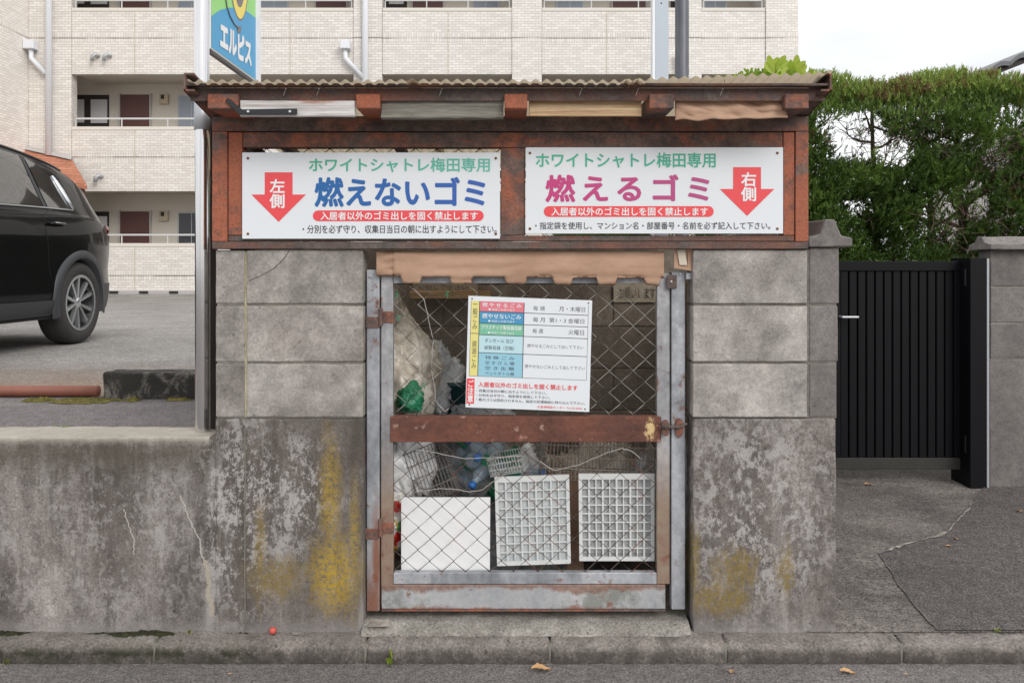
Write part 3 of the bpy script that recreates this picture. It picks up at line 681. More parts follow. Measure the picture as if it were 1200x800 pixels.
# back and side walls of the shelter
sh = empty('shelter_wall', (0, .6, 0), 'grimy block wall round the back of the shelter, seen through the mesh gate', 'wall')
for c_ in range(7):
    z0 = .004+c_*.1985; x = -.93; k = 0
    while x < .92:
        L = .397 if (k or c_ % 2 == 0) else .197
        x2 = min(x+L, .93); blocks(sh, M['back_block'], x, x2, 1.0, 1.1, z0, z0+.193, jit=.002); x = x2+.006; k += 1
    for sx in (-1.035, .935):
        y = .135; k = 0
        while y < 1.08:
            L = .397 if (k or c_ % 2) else .197
            y2 = min(y+L, 1.1); blocks(sh, M['back_block'], sx, sx+.098, y, y2, z0, z0+.193, jit=0, bev=.003); y = y2+.005; k += 1
mb = MB(); mb.box(-1.03, 1.03, 1.004, 1.096, 0, 1.39); mb.box(-1.031, -.941, .135, 1.0, 0, 1.388); mb.box(.939, 1.029, .135, 1.0, 0, 1.388); mb.build('mortar', M['mortar'], sh)

# ------------------------------------------------------------ sign frame
fr = empty('sign_gantry', (0, 0, WZ(292)), 'rusty steel angle frame across both pillars that holds the two white signs', 'steel frame')
def bar(name, x0, x1, y0, y1, Ya, Yb, mat, parent=fr, bev=.0015):
    return MB().box(WX(x0), WX(x1), Ya, Yb, WZ(y1), WZ(y0)).build(name, mat, parent, bevel=bev, subdiv=.08, jitter=.0008, jfreq=30)
bar('top_rail', 250, 946, 137, 154.5, -.012, .045, M['rust'])
bar('inner_top_rail', 285.5, 916.5, 155.5, 173, -.006, .04, M['rust'])
bar('post', 250, 267.5, 155, 283, -.012, .045, M['rust_orange'])
bar('inner_post', 268.3, 284.7, 155.5, 275.6, -.007, .04, M['rust_orange'])
bar('post', 931, 946, 155, 283, -.012, .045, M['rust_orange'])
bar('inner_post', 917.3, 930.2, 155.5, 275.6, -.007, .04, M['rust_orange'])
bar('mullion', 587, 615.5, 173.6, 275.6, -.005, .04, M['rust'])
bar('inner_bottom_rail', 268.3, 930.2, 276.2, 282.6, -.006, .04, M['rust_dark'])
bar('bottom_rail', 250, 946, 283.4, 291.8, -.012, .05, M['rust_dark'])
# welded angle lips (thin standing legs of the angles)
for a in ((268, 285), (917, 930.5)): pass
def chain_link(parent, x0, x1, z0, z1, Y, w_, h_, mats, r=.0014, name='wire'):
    n = int(round((x1-x0)/(w_/2))); ws = (x1-x0)/n; out = []
    nz_ = int(math.ceil((z1-z0)/(h_/2)))
    for k in range(n):
        pts = []; s_ = k % 2
        for j in range(nz_+1):
            z = z1-j*h_/2; right = (j+s_) % 2
            if z < z0:
                t = ((z1-(j-1)*h_/2)-z0)/(h_/2); pr_ = pts[-1]; xx = x0+ws*(k+(1 if right else 0))
                pts.append((pr_[0]*(1-t)+xx*t, Y, z0)); break
            ov = .0012
            pts.append((x0+ws*(k+(1 if right else 0))+(ov if right else -ov), Y+(.0016 if right else -.0016), z))
        sag = R.uniform(-.0015, .0015)
        pts = [(p[0]+mnoise.noise(Vector((p[0]*3, 7, p[2]*4)))*.006+sag*0, p[1], p[2]+mnoise.noise(Vector((p[0]*3, 2, p[2]*4)))*.006) for p in pts]
        m = MB().tube(pts, r, 5); mt = mats[min(len(mats)-1, int(R.random()**1.3*len(mats)))]
        out.append(m.build(name, mt, parent, smooth=True))
    return out
chain_link(fr, WX(285), WX(587), WZ(276), WZ(173), .02, .075, .06, [M['wire_dark'], M['wire_dark'], M['wire_rust']], .0018)
chain_link(fr, WX(616), WX(917), WZ(276), WZ(173), .02, .075, .06, [M['wire_dark'], M['wire_dark'], M['wire_rust']], .0018)
# back posts of the frame carrying the rear of the roof
for sx in (-1.0, .97): MB().box(sx, sx+.03, 1.03, 1.06, 1.391, 1.70).build('rear_post', M['rust_dark'], fr)
MB().box(-1.03, 1.03, 1.028, 1.062, 1.702, 1.735).build('rear_rail', M['rust_dark'], fr)

# ------------------------------------------------------------ roof
FY = -.2
ro = empty('shelter_roof', (0, 0, WZ(137)), 'rusty lean-to roof of corrugated sheet with angle-iron edge over the shelter', 'roof')
zt = WZ(98, FY); zb = WZ(116, FY)
SL = .12
# front angle: forward top flange and standing web
MB().box(WX(219, FY), WX(971, FY), FY-.004, FY+.03, zt-.008, zt).build('edge_flange', M['rust_dark'], ro, bevel=.001, subdiv=.06, jitter=.0006, jfreq=30)
MB().box(WX(219, FY), WX(971, FY), FY+.030, FY+.036, zb, zt-.0085).build('edge_web', M['rust_dark'], ro, subdiv=.06, jitter=.0006, jfreq=30)
for s_, xa in ((-1, WX(217, FY)), (1, WX(973, FY))):   # verge channels sloping to the back
    m = MB(); x0, x1 = (xa, xa+.006) if s_ < 0 else (xa-.006, xa)
    zA, zB = WZ(88, FY-.01), WZ(107, FY-.01)
    m.prism([(FY-.012, zB), (FY-.012, zA), (1.12, zA-.2*1.3), (1.12, zB-.2*1.3)], 'x', x0, x1)
    w0, w1 = (x0, x0+.035) if s_ < 0 else (x1-.035, x1)
    for zz in (zA, zB):
        m.prism([(FY-.012, zz), (FY-.012, zz+.006), (1.12, zz+.006-.26), (1.12, zz-.26)], 'x', w0+.0005, w1-.0005)
    m.build('verge_channel', M['rust'], ro)
for xa, xb in ((243, 279), (417, 445), (591, 618), (761, 790), (920, 948)):
    m = MB().box(WX(xa, -.19), WX(xb, -.19), -.19, .06, WZ(127.5, -.19), WZ(110, -.19))
    m.build('rafter_end', M['rust_orange'] if xa < 700 else M['rust'], ro, bevel=.003, subdiv=.06, jitter=.0006, jfreq=30)
    m = MB(); xm = (WX(xa, -.17)+WX(xb, -.17))/2
    m.prism([(.062, 1.80), (.062, 1.845), (1.1, 1.745), (1.1, 1.737)], 'x', xm-.02, xm+.02); m.build('rafter', M['rust_dark'], ro)
def corr(x0, x1, zf, zf2, back, nm='corrugated_sheet'):
    m = MB(); nx = int((x1-x0)/.004)
    ph = R.uniform(0, 6)
    def fn(u, v):
        x = x0+(x1-x0)*u; v = v**1.6; y = -.232+1.41*v; lip = (.001+max(0, (x-.40))*.010)*max(0, 1-v/.06)
        front = zf+(zf2-zf)*u; z = front*(1-v)+back*v+lip+.0050*math.sin(2*PI*x/.036+ph)*(1+.25*mnoise.noise(Vector((x*4, 0, 5))))+.004*mnoise.noise(Vector((x*5, y*3, 0)))
        return (x, y, z)
    m.grid(fn, nx, 12)
    top = len(m.v)
    return m.build(nm, M['sheet'], ro, smooth=True, normals=False)
corr(-1.045, -.30, zt+.0, zt+.001, 1.76); corr(-.34, .42, zt+.002, zt+.001, 1.765); corr(.36, 1.03, zt+.002, zt+.022, 1.77)
for x_ in (333, 372, 516, 680, 746, 845):   # hook nails over the angle
    m = MB().tube([W(x_-1, 112, FY+.02), W(x_+1, 107, FY+.015), W(x_+2, 104, FY+.0)], .0016, 5); m.tube([W(x_+4, 94, FY-.0), W(x_+4, 99, FY-.0)], .0015, 5)
    m.build('hook_nail', M['wire_pale'], ro)

# boards jammed between rafters
def board(name, x0, x1, y0, y1, Ya, Yb, mat, label, cat, rot=0, jit=.0015):
    m = MB(); cxx = (WX(x0, Ya)+WX(x1, Ya))/2; czz = (WZ(y0, Ya)+WZ(y1, Ya))/2
    Mx = Matrix.Translation((cxx, Ya, czz)) @ Matrix.Rotation(rot, 4, 'Y')
    m.box(-(WX(x1, Ya)-WX(x0, Ya))/2, (WX(x1, Ya)-WX(x0, Ya))/2, 0, Yb-Ya, -(WZ(y0, Ya)-WZ(y1, Ya))/2, (WZ(y0, Ya)-WZ(y1, Ya))/2, Mx)
    return tag(m.build(name, mat, bevel=.002, subdiv=.04, jitter=jit, jfreq=22), label, cat)
board('wooden_board', 281, 415.5, 118, 136.3, -.188, -.168, M['wood_white'], 'peeling white board with rust stain above the left sign', 'board')
board('wooden_board', 446.5, 590, 115.5, 138.5, -.158, -.125, M['wood_grey'], 'weathered grey wooden plank wedged between the second and third rafter ends', 'board', jit=.003)
board('plywood_strip', 620, 752, 117.5, 136.3, -.145, -.138, M['wood_tan'], 'water-stained tan plywood strip above the right sign', 'board')
def cardsheet(name, fn, nu, nv, label, mat=None, thick=.004):
    m = MB(); m.grid(fn, nu, nv); o = m.build(name, mat or M['card'], smooth=True, normals=False)
    md = o.modifiers.new('thick', 'SOLIDIFY'); md.thickness = thick
    return tag(o, label, 'cardboard')
def cfn(u, v):
    Y = -.140+.012*mnoise.noise(Vector((u*6, v*3, 2)))+.05*(v-.5)*0
    yb = 141.5-3*u+mnoise.noise(Vector((u*7, 0, 9)))*2.0; yt = 117
    x = 791+126*u+(6*v if u > .95 else 0)
    y = yt+(yb-yt)*v
    return W(x, y, Y-.02*v+.010*abs(mnoise.noise(Vector((u*9-v*4, v*2, 4)))))
cardsheet('cardboard_strip', cfn, 50, 14, 'crumpled brown paper strip stuffed above the right end of the right sign')
# black bracket
bk = MB(); pts = [(266, 117.5), (282, 131.5), (348, 131.5)]
prof = [W(264.5, 118.5, -.193), W(268, 115, -.193), W(284, 128.6, -.193), W(348.5, 127.6, -.193), W(348.5, 134.4, -.193), W(281, 134.6, -.193)]
bk.prism([(p.x, p.z) for p in prof], 'y', -.198, -.1932)
bk.box(WX(264.5, -.193), WX(268, -.193), -.193, -.1885, WZ(119, -.193), WZ(116, -.193))
br = bk.build('angle_bracket', M['black'], bevel=.0008); tag(br, 'black flat steel bracket with two bolts on the white board at top left', 'bracket')
for x_ in (291, 340): MB().lathe([(0, 0), (.0042, 0), (.0042, .003), (0, .0035)], Matrix.Translation(W(x_, 131, -.1982)) @ Matrix.Rotation(PI/2, 4, 'X'), 10).build('bolt', M['chrome'], br)

# ------------------------------------------------------------ the two big signs
SY = -.016
def bigsign(x0, x1, y0, y1, label):
    e = empty('sign', (WX((x0+x1)/2), SY, WZ(y1)), label, 'sign', 'white notice signs on the rusty frame')
    MB().box(WX(x0), WX(x1), SY, SY+.0035, WZ(y1), WZ(y0)).build('sign_plate', M['white'], e, bevel=.0008)
    for xx in (x0+5, x1-5):
        for yy in (y0+6, y1-6):
            MB().lathe([(0, 0), (.005, 0), (.004, .0022), (0, .003)], Matrix.Translation(W(xx, yy, SY-.0004)) @ Matrix.Rotation(PI/2, 4, 'X'), 8).build('screw', M['edge'], e)
    return e
TY = SY-.0009
def T(e, s, x0, x1, y0, y1, mat, bold=0., vertical=False, Y=None, **kw):
    k = TY if Y is None else Y
    return letters(e, s, WX(x0), WX(x1), WZ(y1), WZ(y0), k, mat, bold, vertical, **kw)
def pill(e, x0, x1, y0, y1, mat, Y):
    m = MB(); r = (WZ(y0)-WZ(y1))/2; zc = (WZ(y0)+WZ(y1))/2; X0 = WX(x0)+r; X1 = WX(x1)-r; poly = []
    for k in range(13): a = PI/2+PI*k/12; poly.append((X0+r*math.cos(a), zc+r*math.sin(a)))
    for k in range(13): a = -PI/2+PI*k/12; poly.append((X1+r*math.cos(a), zc+r*math.sin(a)))
    m.add([(a, Y, b) for a, b in poly], [tuple(range(len(poly)))]); return m.build('printed_band', mat, e)
def arrow(e, cx, y0, y1, y2, hw, HW, mat, Y):
    p = [(cx-hw, y0), (cx+hw, y0), (cx+hw, y1), (cx+HW, y1), (cx, y2), (cx-HW, y1), (cx-hw, y1)]
    return MB().add([W(a, b, Y) for a, b in p], [tuple(range(7))]).build('printed_arrow', mat, e)
s1 = bigsign(285.5, 586, 179.5, 280, 'white sign with blue lettering and a red arrow at its left end')
T(s1, 'ホワイトシャトレ梅田専用', 364, 574, 186, 202, M['green1'], .018, split=True)
T(s1, '燃えないゴミ', 371, 568, 209, 242, M['blue'], .028, split=True)
pill(s1, 368, 567, 247, 259.5, M['red'], TY)
T(s1, '入居者以外のゴミ出しを固く禁止します', 377, 560, 248.6, 258, M['pwhite'], .018, Y=TY-.0006)
T(s1, '・分別を必ず守り、収集日当日の朝に出すようにして下さい。', 356, 582, 264, 273.6, M['ink'], .006)
arrow(s1, 326.5, 202, 228, 260, 16.3, 32, M['red'], TY)
T(s1, '左側', 318, 335, 211, 244, M['pwhite'], .022, True, Y=TY-.0006)
s2 = bigsign(616, 916, 173.5, 274, 'white sign with pink lettering and a red arrow at its right end')
T(s2, 'ホワイトシャトレ梅田専用', 628, 837, 180, 197, M['green2'], .018, split=True)
T(s2, '燃えるゴミ', 640, 829, 206, 236.5, M['pink'], .028, split=True, gap=1.32)
pill(s2, 637, 835, 242, 254.5, M['red'], TY)
T(s2, '入居者以外のゴミ出しを固く禁止します', 646, 828, 243.6, 253, M['pwhite'], .018, Y=TY-.0006)
T(s2, '・指定袋を使用し、マンション名・部屋番号・名前を必ず記入して下さい。', 627, 901, 260.5, 269, M['ink'], .006)
arrow(s2, 875.5, 196, 221.5, 253, 16.3, 32, M['red'], TY)
T(s2, '右側', 867, 884, 203, 236, M['pwhite'], .022, True, Y=TY-.0006)

# ------------------------------------------------------------ gate
GY = .045
def post(x0, x1, y0, y1, Ya, Yb, mat, label, nm='gate_post'):
    e = empty(nm, (WX((x0+x1)/2), Ya, WZ(y1, Ya)), label, 'post')
    MB().box(WX(x0, Ya), WX(x1, Ya), Ya, Yb, WZ(y1, Ya), WZ(y0, Ya)).build('tube', mat, e, bevel=.003, seg=2)
    return e
p1 = post(429.5, 444.5, 316, 716, GY-.01, GY+.035, M['galv'], 'grey galvanised hinge post left of the mesh gate')
p2 = post(787, 803, 318, 714, GY-.01, GY+.035, M['galv'], 'bluish grey galvanised latch post right of the mesh gate')
MB().box(WX(804, .02), WX(811, .02), .015, .03, WZ(327, .02), WZ(320, .02)).build('fixing_tab', M['galv'], p2)
for e, x_, y_ in ((p1, 434, 324), (p2, 797, 321)):
    MB().lathe([(0, 0), (.006, 0), (.005, .003), (0, .004)], Matrix.Translation(W(x_, y_, GY-.0102)) @ Matrix.Rotation(PI/2, 4, 'X'), 10).build('bolt', M['alu'], e)
g = empty('mesh_gate', (0, GY, WZ(713, GY)), 'grey and rusty steel gate with chain-link mesh across the opening', 'gate')
def gb(name, x0, x1, y0, y1, mat, Ya=GY, Yb=GY+.03, bev=.002):
    return MB().box(WX(x0, GY), WX(x1, GY), Ya, Yb, WZ(y1, GY), WZ(y0, GY)).build(name, mat, g, bevel=bev, seg=2, subdiv=.1, jitter=.0005, jfreq=30)
gb('stile', 446.5, 460.5, 320, 708.5, M['galv_tan'])
gb('stile', 770, 785, 320, 684, M['galv_tan'])
gb('top_rail', 461, 769.6, 320, 332, M['galv'])
gb('middle_rail', 457.5, 774.5, 487.5, 517.5, M['rail_red'], GY-.006, GY+.032)
gb('bottom_angle', 461, 769.6, 671, 684, M['galv'])
gb('bottom_rail', 447.5, 779.5, 684.6, 712.5, M['bottom_rail'], GY-.004, GY+.034)
gb('bottom_lip', 447.5, 779.5, 712.9, 714.6, M['rust'], GY-.010, GY+.034, .0008)
dW, dH = .0865, .0775
chain_link(g, WX(461, GY), WX(770, GY), WZ(487.5, GY), WZ(332, GY), GY+.012, dW, dH, [M['wire_pale'], M['wire_pale'], M['wire_pale'], M['wire_dark']], .0016)
chain_link(g, WX(461, GY), WX(770, GY), WZ(671, GY), WZ(517.5, GY), GY+.012, dW, dH, [M['wire_dark'], M['wire_dark'], M['wire_dark'], M['wire_rust']], .0018)
def hinge(y0, y1):
    m = MB().tube([W(446, y0-4, GY-.014), W(446, y1+4, GY-.014)], .0075, 10)
    h = m.build('hinge', M['rust'], g, smooth=False)
    MB().box(WX(448, GY), WX(461.5, GY), GY-.0042, GY-.0005, WZ(y1, GY), WZ(y0, GY)).build('hinge_leaf', M['rust'], h, bevel=.0005)
    MB().box(WX(429, GY), WX(444, GY), GY-.0142, GY-.0105, WZ(y1+6, GY), WZ(y0+6, GY)).build('hinge_leaf', M['rust'], h, bevel=.0005)
hinge(365, 378); hinge(612, 624)
# latch plate on top, slide bolt at the middle rail
gb('latch_plate', 781, 792, 322, 338, M['rust_dark'], GY-.017, GY-.0115, .0008)
MB().lathe([(0, 0), (.0045, 0), (.004, .003), (0, .004)], Matrix.Translation(W(786.5, 330, GY-.0172)) @ Matrix.Rotation(PI/2, 4, 'X'), 10).build('bolt', M['alu'], g)
m = MB()
for cx_, ry in ((779, 12), (795, 14)):
    prof = [((WX(cx_, GY)+.014*math.cos(2*PI*k/16)), WZ(500, GY)+ry/325*math.sin(2*PI*k/16)*.8) for k in range(16)]; m.prism(prof, 'y', GY-.020, GY-.0115)
lt = m.build('slide_bolt', M['rust'], g, bevel=.0008)
MB().tube([W(776, 501, GY-.024), W(782, 499, GY-.03), W(790, 501, GY-.026), W(797, 500, GY-.03), W(805, 496, GY-.026)], .0045, 8).build('rod', M['rust_dark'], lt, smooth=True)
m = MB()
for k in range(5):
    c_ = W(776+k*6.2, 500+(k % 2)*1.5-k*.6, GY-.026-.002*(k % 2)); a_ = k % 2
    m.tube([c_+Vector((.010*math.cos(t), .004*math.sin(t) if a_ else 0, .004*math.sin(t) if not a_ else .002*math.sin(t))) for t in [2*PI*q/12 for q in range(12)]], .0018, 5, closed=True)
m.build('chain', M['rust_dark'], lt, smooth=True)
# cardboard wrapped round the top rail
def wrap(u, v):
    x = 441+337*u; tab = min(1, max(0, (math.sin(u*PI*2*5.9+2.9+.5*math.sin(u*9))-.25)*6))
    yb = 322+9*tab+mnoise.noise(Vector((u*30, 0, 1)))*1.2+(3*u)
    if u > .985: yb -= 12
    y = 294.5+(27.5+3*u)*min(1, v/.7)+(max(0, yb-322-3*u))*max(0, (v-.7)/.3)+mnoise.noise(Vector((u*3, 0, 3)))*1.4
    Y = .018+.006*mnoise.noise(Vector((u*3, v*5, 2)))-.006*math.sin(v*PI)+.004*abs(mnoise.noise(Vector((u*9+v*3, v*3, 7))))*(1+6*(u < .06))
    return W(x, y, Y)
cardsheet('cardboard_wrap', wrap, 220, 12, 'long brown cardboard strip folded over the gate top under the signs')
cb = empty('cardboard_scrap', W(798, 316, .02), 'small folded cardboard scrap with white tape above the latch post', 'cardboard')
MB().grid(lambda u, v: W(790+22*u+2*v*u, 292+(22+4*u)*v, .012+.02*u*0+.004*math.sin(v*4)), 8, 8).build('flap', M['card'], cb, smooth=True)
MB().grid(lambda u, v: W(793.5+9*u+3*v, 292.5+18*v, .008+.003*math.sin(v*4)), 4, 6).build('tape', M['paper'], cb, smooth=True)
MB().grid(lambda u, v: W(806+6*u, 294+(22)*v, .010+.05*u), 4, 6).build('fold', M['card'], cb, smooth=True)
# loose twisted wires
def lw(pts, label, r=.0014):
    m = MB(); P = []
    for i in range(len(pts)-1):
        for k in range(6):
            t = k/6; P.append((pts[i][0]*(1-t)+pts[i+1][0]*t+R.uniform(-.5, .5), pts[i][1]*(1-t)+pts[i+1][1]*t+R.uniform(-.5, .5)))
    P.append(pts[-1]); m.tube([W(a, b, GY+.002) for a, b in P], r, 5); return tag(m.build('loose_wire', M['wire_bright'], smooth=True), label, 'wire')
lw([(480, 335), (497, 350), (502, 375), (508, 400), (505, 430), (510, 455), (511, 470), (521, 482), (526, 479)], 'pale twisted wire hanging down the upper left mesh of the gate')
lw([(487, 527), (505, 529), (525, 534), (545, 537), (575, 536), (612, 534)], 'upper pale wire strand across the lower left mesh, over the tilted basket')
lw([(485, 577), (515, 572), (535, 573), (550, 576), (565, 574), (575, 566), (590, 557)], 'lower pale wire strand across the mesh just above the white board')
lw([(632, 540), (648, 551), (680, 544), (712, 530), (728, 525), (740, 528), (752, 538)], 'bent pale wire across the lower mesh above the two grille panels')
# green twist ties
tt = MB()
for x_, y_ in ((465, 346), (524, 345), (467, 373), (497, 452)):
    tt = MB().tube([W(x_-3, y_+2, GY+.004), W(x_, y_-1, GY), W(x_+3, y_-3, GY+.004)], .0016, 5); tt.tube([W(x_-1, y_-4, GY+.002), W(x_+1, y_+4, GY+.002)], .0014, 5)
    tt.build('twist_tie', M['label_band'], g)

# ------------------------------------------------------------ collection-day notice on the gate
nb = empty('notice_board', W(618, 479, GY-.012), 'white notice with coloured collection table wired to the gate mesh', 'sign')
NYY = GY-.010
ang = math.radians(1.6)
C0 = W(549, 346.5, NYY); sx = .145*3.03*.99; nw = (W(694, 352, NYY)-C0).length; nh = (W(545.5, 477, NYY)-C0).length
ux = (W(694, 352, NYY)-C0).normalized(); uz = (W(545.5, 477, NYY)-C0).normalized()
def NM(u, v, d=0): return C0+ux*(u*nw)+uz*(v*nh)+Vector((0, -d, 0))     # u, v in 0..1 from the top left
m = MB(); q = [NM(0, 0), NM(1, 0), NM(1, 1), NM(0, 1)]
m.add([*q, *[p+Vector((0, .003, 0)) for p in q]], [(0, 1, 2, 3), (7, 6, 5, 4), (0, 4, 5, 1), (1, 5, 6, 2), (2, 6, 7, 3), (3, 7, 4, 0)]); m.build('sign_plate', M['white'], nb)
def cell(u0, v0, u1, v1, mat, d=.0006, nm='printed_cell'):
    return MB().add([NM(u0, v0, d), NM(u1, v0, d), NM(u1, v1, d), NM(u0, v1, d)], [(0, 1, 2, 3)]).build(nm, mat, nb)
def NT_(s, u0, v0, u1, v1, mat, bold=0., vertical=False):
    return letters(nb, s, u0, u1, -v1, -v0, 0, mat, bold, vertical, Mx=lambda a, b: NM(a, -b, .0012))
cell(.022, .045, .972, .718, M['ink'])                       # table rule behind the cells
L = .003
def cl(u0, v0, u1, v1, mat): cell(u0+L, v0+L, u1-L, v1-L, mat, .0009)
cl(.022, .04, .092, .335, M['ye']); cl(.022, .335, .092, .718, M['ye'])
V = [.04, .135, .24, .345, .505, .718]
for i, mt in enumerate(('pk', 'bl', 'gr', 'cy', 'cy2')): cl(.092, V[i], .452, V[i+1], M[mt]); cl(.452, V[i], .972, V[i+1], M['white'])
NT_('一般ごみ', .038, .07, .077, .30, M['ink'], 0, True); NT_('資源ごみ', .038, .40, .077, .65, M['ink'], 0, True)
NT_('燃 や せ る ご み', .115, .055, .43, .092, M['pwhite'], .01); NT_('● 指定ごみ袋で出す', .165, .103, .38, .125, M['pwhite'])
NT_('燃やせないごみ', .115, .152, .43, .195, M['pwhite'], .01); NT_('● 指定ごみ袋で出す', .165, .207, .38, .229, M['pwhite'])
NT_('プラスチック製容器包装', .11, .255, .435, .293, M['pwhite'], .01); NT_('● 指定ごみ袋で出す', .165, .31, .38, .332, M['pwhite'])
NT_('ダンボール 及び', .14, .375, .375, .412, M['ink']); NT_('紙製容器（空箱）', .14, .438, .38, .475, M['ink'])
for k, s_ in enumerate(('特 殊 ご み', '空 き び ん 類', '空 き 缶 類', 'ペットボトル類')): NT_(s_, .15, .530+k*.047, .385, .562+k*.047, M['ink'])
NT_('毎 週', .525, .068, .62, .108, M['ink']); NT_('月・木曜日', .735, .062, .945, .108, M['ink'])
NT_('毎 月  第1・3 金曜日', .525, .168, .94, .212, M['ink']); NT_('毎 週', .525, .272, .61, .312, M['ink']); NT_('火曜日', .815, .268, .94, .315, M['ink'])
NT_('燃やせるごみとして出して下さい', .485, .41, .94, .442, M['ink']); NT_('燃やせないごみとして出して下さい', .47, .595, .955, .627, M['ink'])
cell(.005, .74, .068, .965, M['red']); NT_('ご注意', .014, .755, .06, .95, M['pwhite'], .02, True)
NT_('入居者以外のゴミ出しを固く禁止します', .10, .765, .90, .812, M['red'], .015)
NT_('・収集日当日の朝に出すようにして下さい。', .085, .832, .65, .858, M['ink']); NT_('・分別を必ず守り、指定袋を使用して下さい。', .085, .872, .68, .898, M['ink'])
NT_('・粗大ゴミは回収されません。指定の処理施設に持ち込んで下さい。', .085, .912, .965, .938, M['ink']); NT_('お客様相談センター Tel 55-0025', .58, .958, .94, .982, M['red'])
for u, v in ((.03, .025), (.97, .025), (.03, .975), (.965, .975)): MB().lathe([(0, 0), (.003, 0), (0, .002)], Matrix.Translation(NM(u, v, .001)) @ Matrix.Rotation(PI/2, 4, 'X'), 8).build('eyelet', M['edge'], nb)

# ------------------------------------------------------------ inside the shelter
def bag(name, cx, cy, rx, ry, Y, dy, mat, label, seed=0, crump=.22, cat='garbage bag', knot=False, n=3):
    m = MB(); bm = bmesh.new(); bmesh.ops.create_icosphere(bm, subdivisions=5, radius=1)
    D = Y+D0; k = D/F
    vs = []
    for v in bm.verts:
        p = v.co.copy(); q = p*1.7+Vector((seed*3.1, seed, 0))
        rd = 1-abs(mnoise.noise(Vector((q.x*4, q.y*4, q.z*1.6))))*2; r = 1+crump*.35*rd**3+crump*mnoise.noise(q)+crump*.6*abs(mnoise.noise(q*2.3))+crump*.4*abs(mnoise.noise(q*5.1))+crump*.2*abs(mnoise.noise(q*10))
        if p.z < -.6: p.z = -.6-(abs(p.z)-.6)*.3
        p = p*r
        if knot and p.z > .5: s_ = max(.12, 1-(p.z-.5)*1.3); p.x *= s_; p.y *= s_; p.z = .5+(p.z-.5)*1.5
        vs.append((WX(cx, Y)+p.x*rx*k, Y+p.y*dy, WZ(cy, Y)+p.z*ry*k))
    fs = [tuple(x.index for x in f.verts) for f in bm.faces]; bm.free()
    m.add(vs, fs); o = m.build(name, mat, smooth=True); return tag(o, label, cat)
bag('garbage_bag', 462, 440, 45, 66, .42, .17, M['bag_beige'], 'tall cloudy beige garbage bag leaning at the left behind the upper mesh', 1, .35, knot=True)
bag('garbage_bag', 505, 452, 30, 45, .62, .14, M['bag_grey'], 'greyish bag slumped against the tall beige one, beneath the hanging wire', 2, .35)
bag('garbage_bag', 474, 545, 30, 46, .26, .10, M['bag_white'], 'white plastic bag at the left edge of the lower mesh', 3, .3)
bag('wrapper_heap', 463, 612, 16, 34, .20, .07, M['litter'], 'clump of red and yellow food wrappers left of the white board', 4, .4, cat='litter')
bag('green_bag', 481, 468, 14, 18, .22, .05, M['green_bag'], 'small green bag at the foot of the tall beige bag', 5, .28, cat='bag')
bag('garbage_bag', 566, 500, 36, 26, .50, .12, M['bag_clear'], 'clear plastic bag bulging above the middle rail below the notice', 6, .3)
bag('garbage_bag', 603, 640, 60, 70, .62, .14, M['bag_grey'], 'grey bag standing behind the gap of the first grille panel', 7, .3)
bag('garbage_bag', 700, 572, 60, 45, .62, .15, M['bag_beige'], 'beige bag showing through the wire basket above the grille panels', 8, .35)
bag('garbage_bag', 757, 560, 14, 24, .40, .06, M['bag_grey'], 'small grey bag at the right end of the wire basket', 9, .4)
bag('garbage_bag', 805, 600, 8, 60, .40, .05, M['bag_grey'], 'slim grey bag seen in the slot between latch post and right pillar', 15, .4)
bag('green_bag', 606, 562, 30, 36, .42, .07, M['green_bag'], 'dark green bag behind the top corner of the first grille panel', 10, .25, cat='bag')
bag('garbage_bag', 620, 545, 14, 20, .36, .05, M['bag_white'], 'small white bag on the green one beside the dark wooden strip', 11, .3)
bag('bottle_bag', 555, 548, 42, 36, .50, .13, M['bag_clear'], 'clear bag full of empty plastic bottles with blue caps above the white board', 12, .25, cat='garbage bag')
bag('garbage_bag', 520, 590, 55, 60, .66, .12, M['bag_grey'], 'dull grey bag filling the floor behind the white board', 13, .35)
bin_ = MB().lathe([(.085, 0), (.10, .26), (.108, .262), (.108, .28), (.098, .28), (.082, .01), (0, .01)], Matrix.Translation((WX(536, .62), .62, WZ(450, .62)-.26)), 28)
tag(bin_.build('bin', M['teal_bin'], smooth=True), 'dark teal round bin partly hidden by the left edge of the notice', 'bin')
# bottles
def bottle():
    e = empty('plastic_bottle', (0, 0, 0))
    MB().lathe([(0, 0), (.027, 0), (.032, .012), (.032, .06), (.029, .068), (.032, .076), (.032, .135), (.026, .165), (.012, .185), (.0115, .2)], Matrix.Identity(4), 14).build('bottle_body', M['pet'], e, smooth=True, local=True)
    MB().lathe([(0, .222), (.015, .221), (.0155, .2), (0, .199)], Matrix.Identity(4), 12).build('bottle_cap', M['cap_blue'], e, smooth=True, local=True)
    MB().lathe([(.0326, .078), (.0326, .13)], Matrix.Identity(4), 14).build('bottle_label', M['label_band'], e, smooth=True, local=True)
    return e
proto = bottle()
spots = [(545, 545, .38, 1.2, .3), (566, 530, .40, -.9, 2.1), (584, 522, .39, 2.2, -.4), (575, 548, .36, 1.6, 1.3), (552, 565, .37, -1.4, .8), (590, 560, .37, .7, -1.), (535, 528, .40, 1.9, 2.), (598, 540, .42, 2.6, 0.6)]
blabs = ['bottle at the left of the heap above the white board', 'bottle under the middle rail left of centre, cap forward', 'topmost plastic bottle with its blue cap against the rail', 'bottle in the middle of the heap, beside the green bag', 'lowest bottle lying just above the white board', 'bottle pointing to the first grille panel', 'bottle lying behind the tilted wire basket', 'rightmost bottle against the dark green bag']
